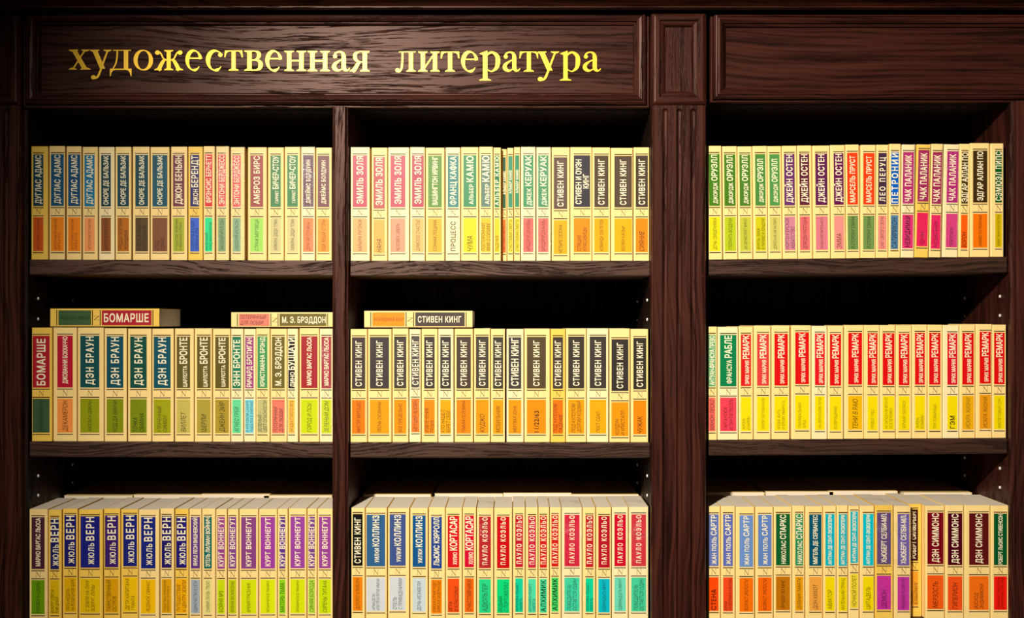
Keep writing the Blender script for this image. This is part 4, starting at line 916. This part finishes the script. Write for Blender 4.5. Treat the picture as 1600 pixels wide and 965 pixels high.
  (1209.5, 1238.0, 1212.6, 1235.2, 'sparks', (11, 91, 39), 'ЛУЧШЕЕ ВО МНЕ', (190, 110, 0), 'n', 1, 0.0, 'dark-green', 'brown'),
  (1238.6, 1258.2, 1242.9, 1256.0, 'sparks', (43, 138, 87), 'ДНЕВНИК ПАМЯТИ', (233, 157, 9), 'n', 0, 0.0, 'green', 'orange'),
  (1259.2, 1286.1, 1264.5, 1284.5, 'cerv', (0, 81, 104), 'ДОН КИХОТ', (237, 161, 62), 'nm', 0, 0.0, 'teal', 'orange'),
  (1286.7, 1307.1, 1289.5, 1304.5, 'exup', (0, 180, 195), 'АВИАТОР', (242, 216, 0), 'nm', 0, 0.0, 'cyan', 'yellow'),
  (1307.7, 1325.9, 1311.0, 1324.9, 'exup', (30, 176, 190), 'МАЛЕНЬКИЙ ПРИНЦ', (242, 216, 0), 'n', -1, 0.0, 'cyan', 'yellow'),
  (1326.7, 1343.5, 1329.3, 1341.7, 'exup', (9, 178, 193), 'НОЧНОЙ ПОЛЕТ', (242, 214, 49), 'nm', 4, 0.0, 'cyan', 'yellow'),
  (1344.4, 1366.9, 1348.5, 1365.7, 'exup', (0, 190, 205), 'ЦИТАДЕЛЬ', (242, 216, 0), 'nm', 0, 0.0, 'cyan', 'yellow'),
  (1368.1, 1396.8, 1370.7, 1393.3, 'selby', (95, 68, 123), 'ДЕМОН', (199, 39, 152), 'yWM', 1, 0.0, 'purple', 'magenta'),
  (1397.6, 1424.0, 1402.6, 1421.8, 'selby', (110, 91, 167), 'РЕКВИЕМ ПО МЕЧТЕ', (195, 43, 157), 'nW', 0, 0.0, 'periwinkle', 'magenta'),
  (1425.1, 1445.7, 1425.7, 1440.4, 'silver', (62, 24, 15), 'ЧЕЛОВЕК|В ЛАБИРИНТЕ', (233, 157, 39), 'yR', 4, 0.0, 'maroon', 'orange'),
  (1446.5, 1476.6, 1449.1, 1474.9, 'simm', (119, 0, 20), 'МЕРЗОСТЬ', (242, 91, 15), 'nM', 2, 0.0, 'maroon', 'red-orange'),
  (1477.4, 1506.5, 1480.8, 1504.0, 'simm', (76, 0, 24), 'ГИПЕРИОН', (242, 81, 19), 'nM', 0, 0.0, 'plum', 'red-orange'),
  (1507.5, 1548.1, 1514.5, 1545.7, 'simm', (91, 15, 15), 'ВОСХОД|ЭНДИМИОНА', (242, 110, 15), 'n', 0, 0.0, 'maroon', 'orange'),
  (1548.9, 1577.6, 1553.1, 1574.3, 'steven', (0, 81, 34), 'СТРАННАЯ ИСТОРИЯ ДОКТОРА|ДЖЕКИЛА И МИСТЕРА ХАЙДА', (242, 24, 9), 'n', 0, 0.0, 'dark-green', 'red'),
 ],
}

for (row, bay), entries in BOOKS.items():
    N = len(entries)
    for i, (x0, x1, pa, pb, au, arm, title, trm, flags, dv, lean, c1, c2) in enumerate(entries):
        pos = f'{ORD[i]} from left' if i < (N + 1) // 2 else f'{ORD[N - 1 - i]} from right'
        kind = 'film-wrapped paperback' if 'W' in flags else 'recessed paperback' if 'R' in flags else 'paperback'
        cols = f'{c1} over {c2} spine' if c2 else f'{c1} over plain cream spine'
        label = f'{kind}, {cols}, {pos} on {row} shelf, {bay} bay'
        xm = ((x0 + x1) / 2 - 800) / 1000
        h = 0.1768 + random.uniform(-0.0007, 0.0009)
        rt = paperback(x0, x1, pa, pb, au, arm, title, trm, flags, dv, h, label, f'paperbacks on the {row} shelf of the {bay} bay')
        yo = random.uniform(0.0004, 0.0030)
        if 'R' in flags: yo = 0.016
        za, zb2 = shelf_z(row, bay, xm - 0.01), shelf_z(row, bay, xm + 0.01)
        z = shelf_z(row, bay, xm) + 0.0003 + abs(zb2 - za) * 0.5
        rt.location = (xm, yo, z)
        rt.rotation_euler = (0, lean / 177.0, 0)

# three books lying on top of the centre row, spines out
LYING = [
    (78, 248.5, 480, 508.6, 'beau', (176, 24, 40), 'ТРИЛОГИЯ О ФИГАРО', (62, 92, 50), 'y', 'lying paperback, crimson and dark-green spine, on top of left bay\'s centre row beside shelf pins', 'left'),
    (361, 531.5, 487, 510.6, 'bradd', (110, 96, 32), 'ПОТЕРЯННЫЙ|ДЛЯ ЛЮБВИ', (232, 128, 104), 'n', 'lying paperback, salmon and olive spine, on left bay\'s centre row against the divider', 'left'),
    (569, 738, 485, 511.4, 'king', (72, 60, 52), 'НЕОБХОДИМЫЕ ВЕЩИ', (255, 140, 0), 'n', 'lying paperback, orange and dark-brown spine, on top of middle bay\'s centre row', 'middle')]
for xa, xb, ya, yb, au, arm, title, trm, fl, label, bay in LYING:
    t = yb - ya; h = (xb - xa) / 1000
    if bay == 'left' and xb > 523: h = 0.1600; xb = 522.5; 
    rt = paperback(0, t, t * 0.085, t * 0.93, au, arm, title, trm, fl, 0, h, label, 'paperbacks lying on the standing rows')
    xm0 = (xa - 800) / 1000
    zz = max(shelf_z('centre', bay, xm0), shelf_z('centre', bay, xm0 + h)) + 0.1780 + 0.0010
    rt.rotation_euler = (0, math.pi / 2, 0)
    rt.location = (xm0, 0.0015, zz + t / 2000)

# stock lying flat behind the bottom rows, heads to the front, on a low riser
FLAT = {'left': [(93, 203), (205, 316), (318, 422), (424, 519)], 'middle': [(584, 671), (676, 786), (788, 893), (895, 1000)], 'right': [(1148, 1194), (1197, 1303), (1306, 1402), (1404, 1518)]}
for bay, L_ in FLAT.items():
    par = br if bay == 'right' else bl
    x0, x1 = BAY[bay]
    zr = max(shelf_z('bottom', bay, x0), shelf_z('bottom', bay, x1))
    MB().box(x0 + 0.002, x1 - 0.002, 0.1340, DEPTH - 0.0075, zr + 0.0002, zr + 0.152).build('stock_riser', carcass, par)
    for i, (a, b) in enumerate(L_):
        s = (DIST + 0.136) / DIST / 1000
        X0 = (a - 800) * s; X1 = (b - 800) * s
        X1 = max(min(X1, x1 - 0.003), x0 + 0.1185); X0 = max(X1 - 0.115, x0 + 0.003, X0 if i == 0 else -9)
        t = 26.5 + 1.2 * ((i * 7) % 3 - 1)
        rt = paperback(0, t, 1, t - 1, 'king', (0, 0, 0), 'x', (0, 0, 0), 'n', 0, 0.177, f'paperback lying flat behind the upright books, {ORD[i]} from left, bottom shelf, {bay} bay', f'flat stock behind the bottom shelf of the {bay} bay', blank=True)
        xs = X1
        zc_ = zr + 0.1523 + t / 2000
        rt.matrix_world = Matrix(((0, -1, 0, xs), (0, 0, -1, 0.1345 + 0.177), (1, 0, 0, zc_), (0, 0, 0, 1)))
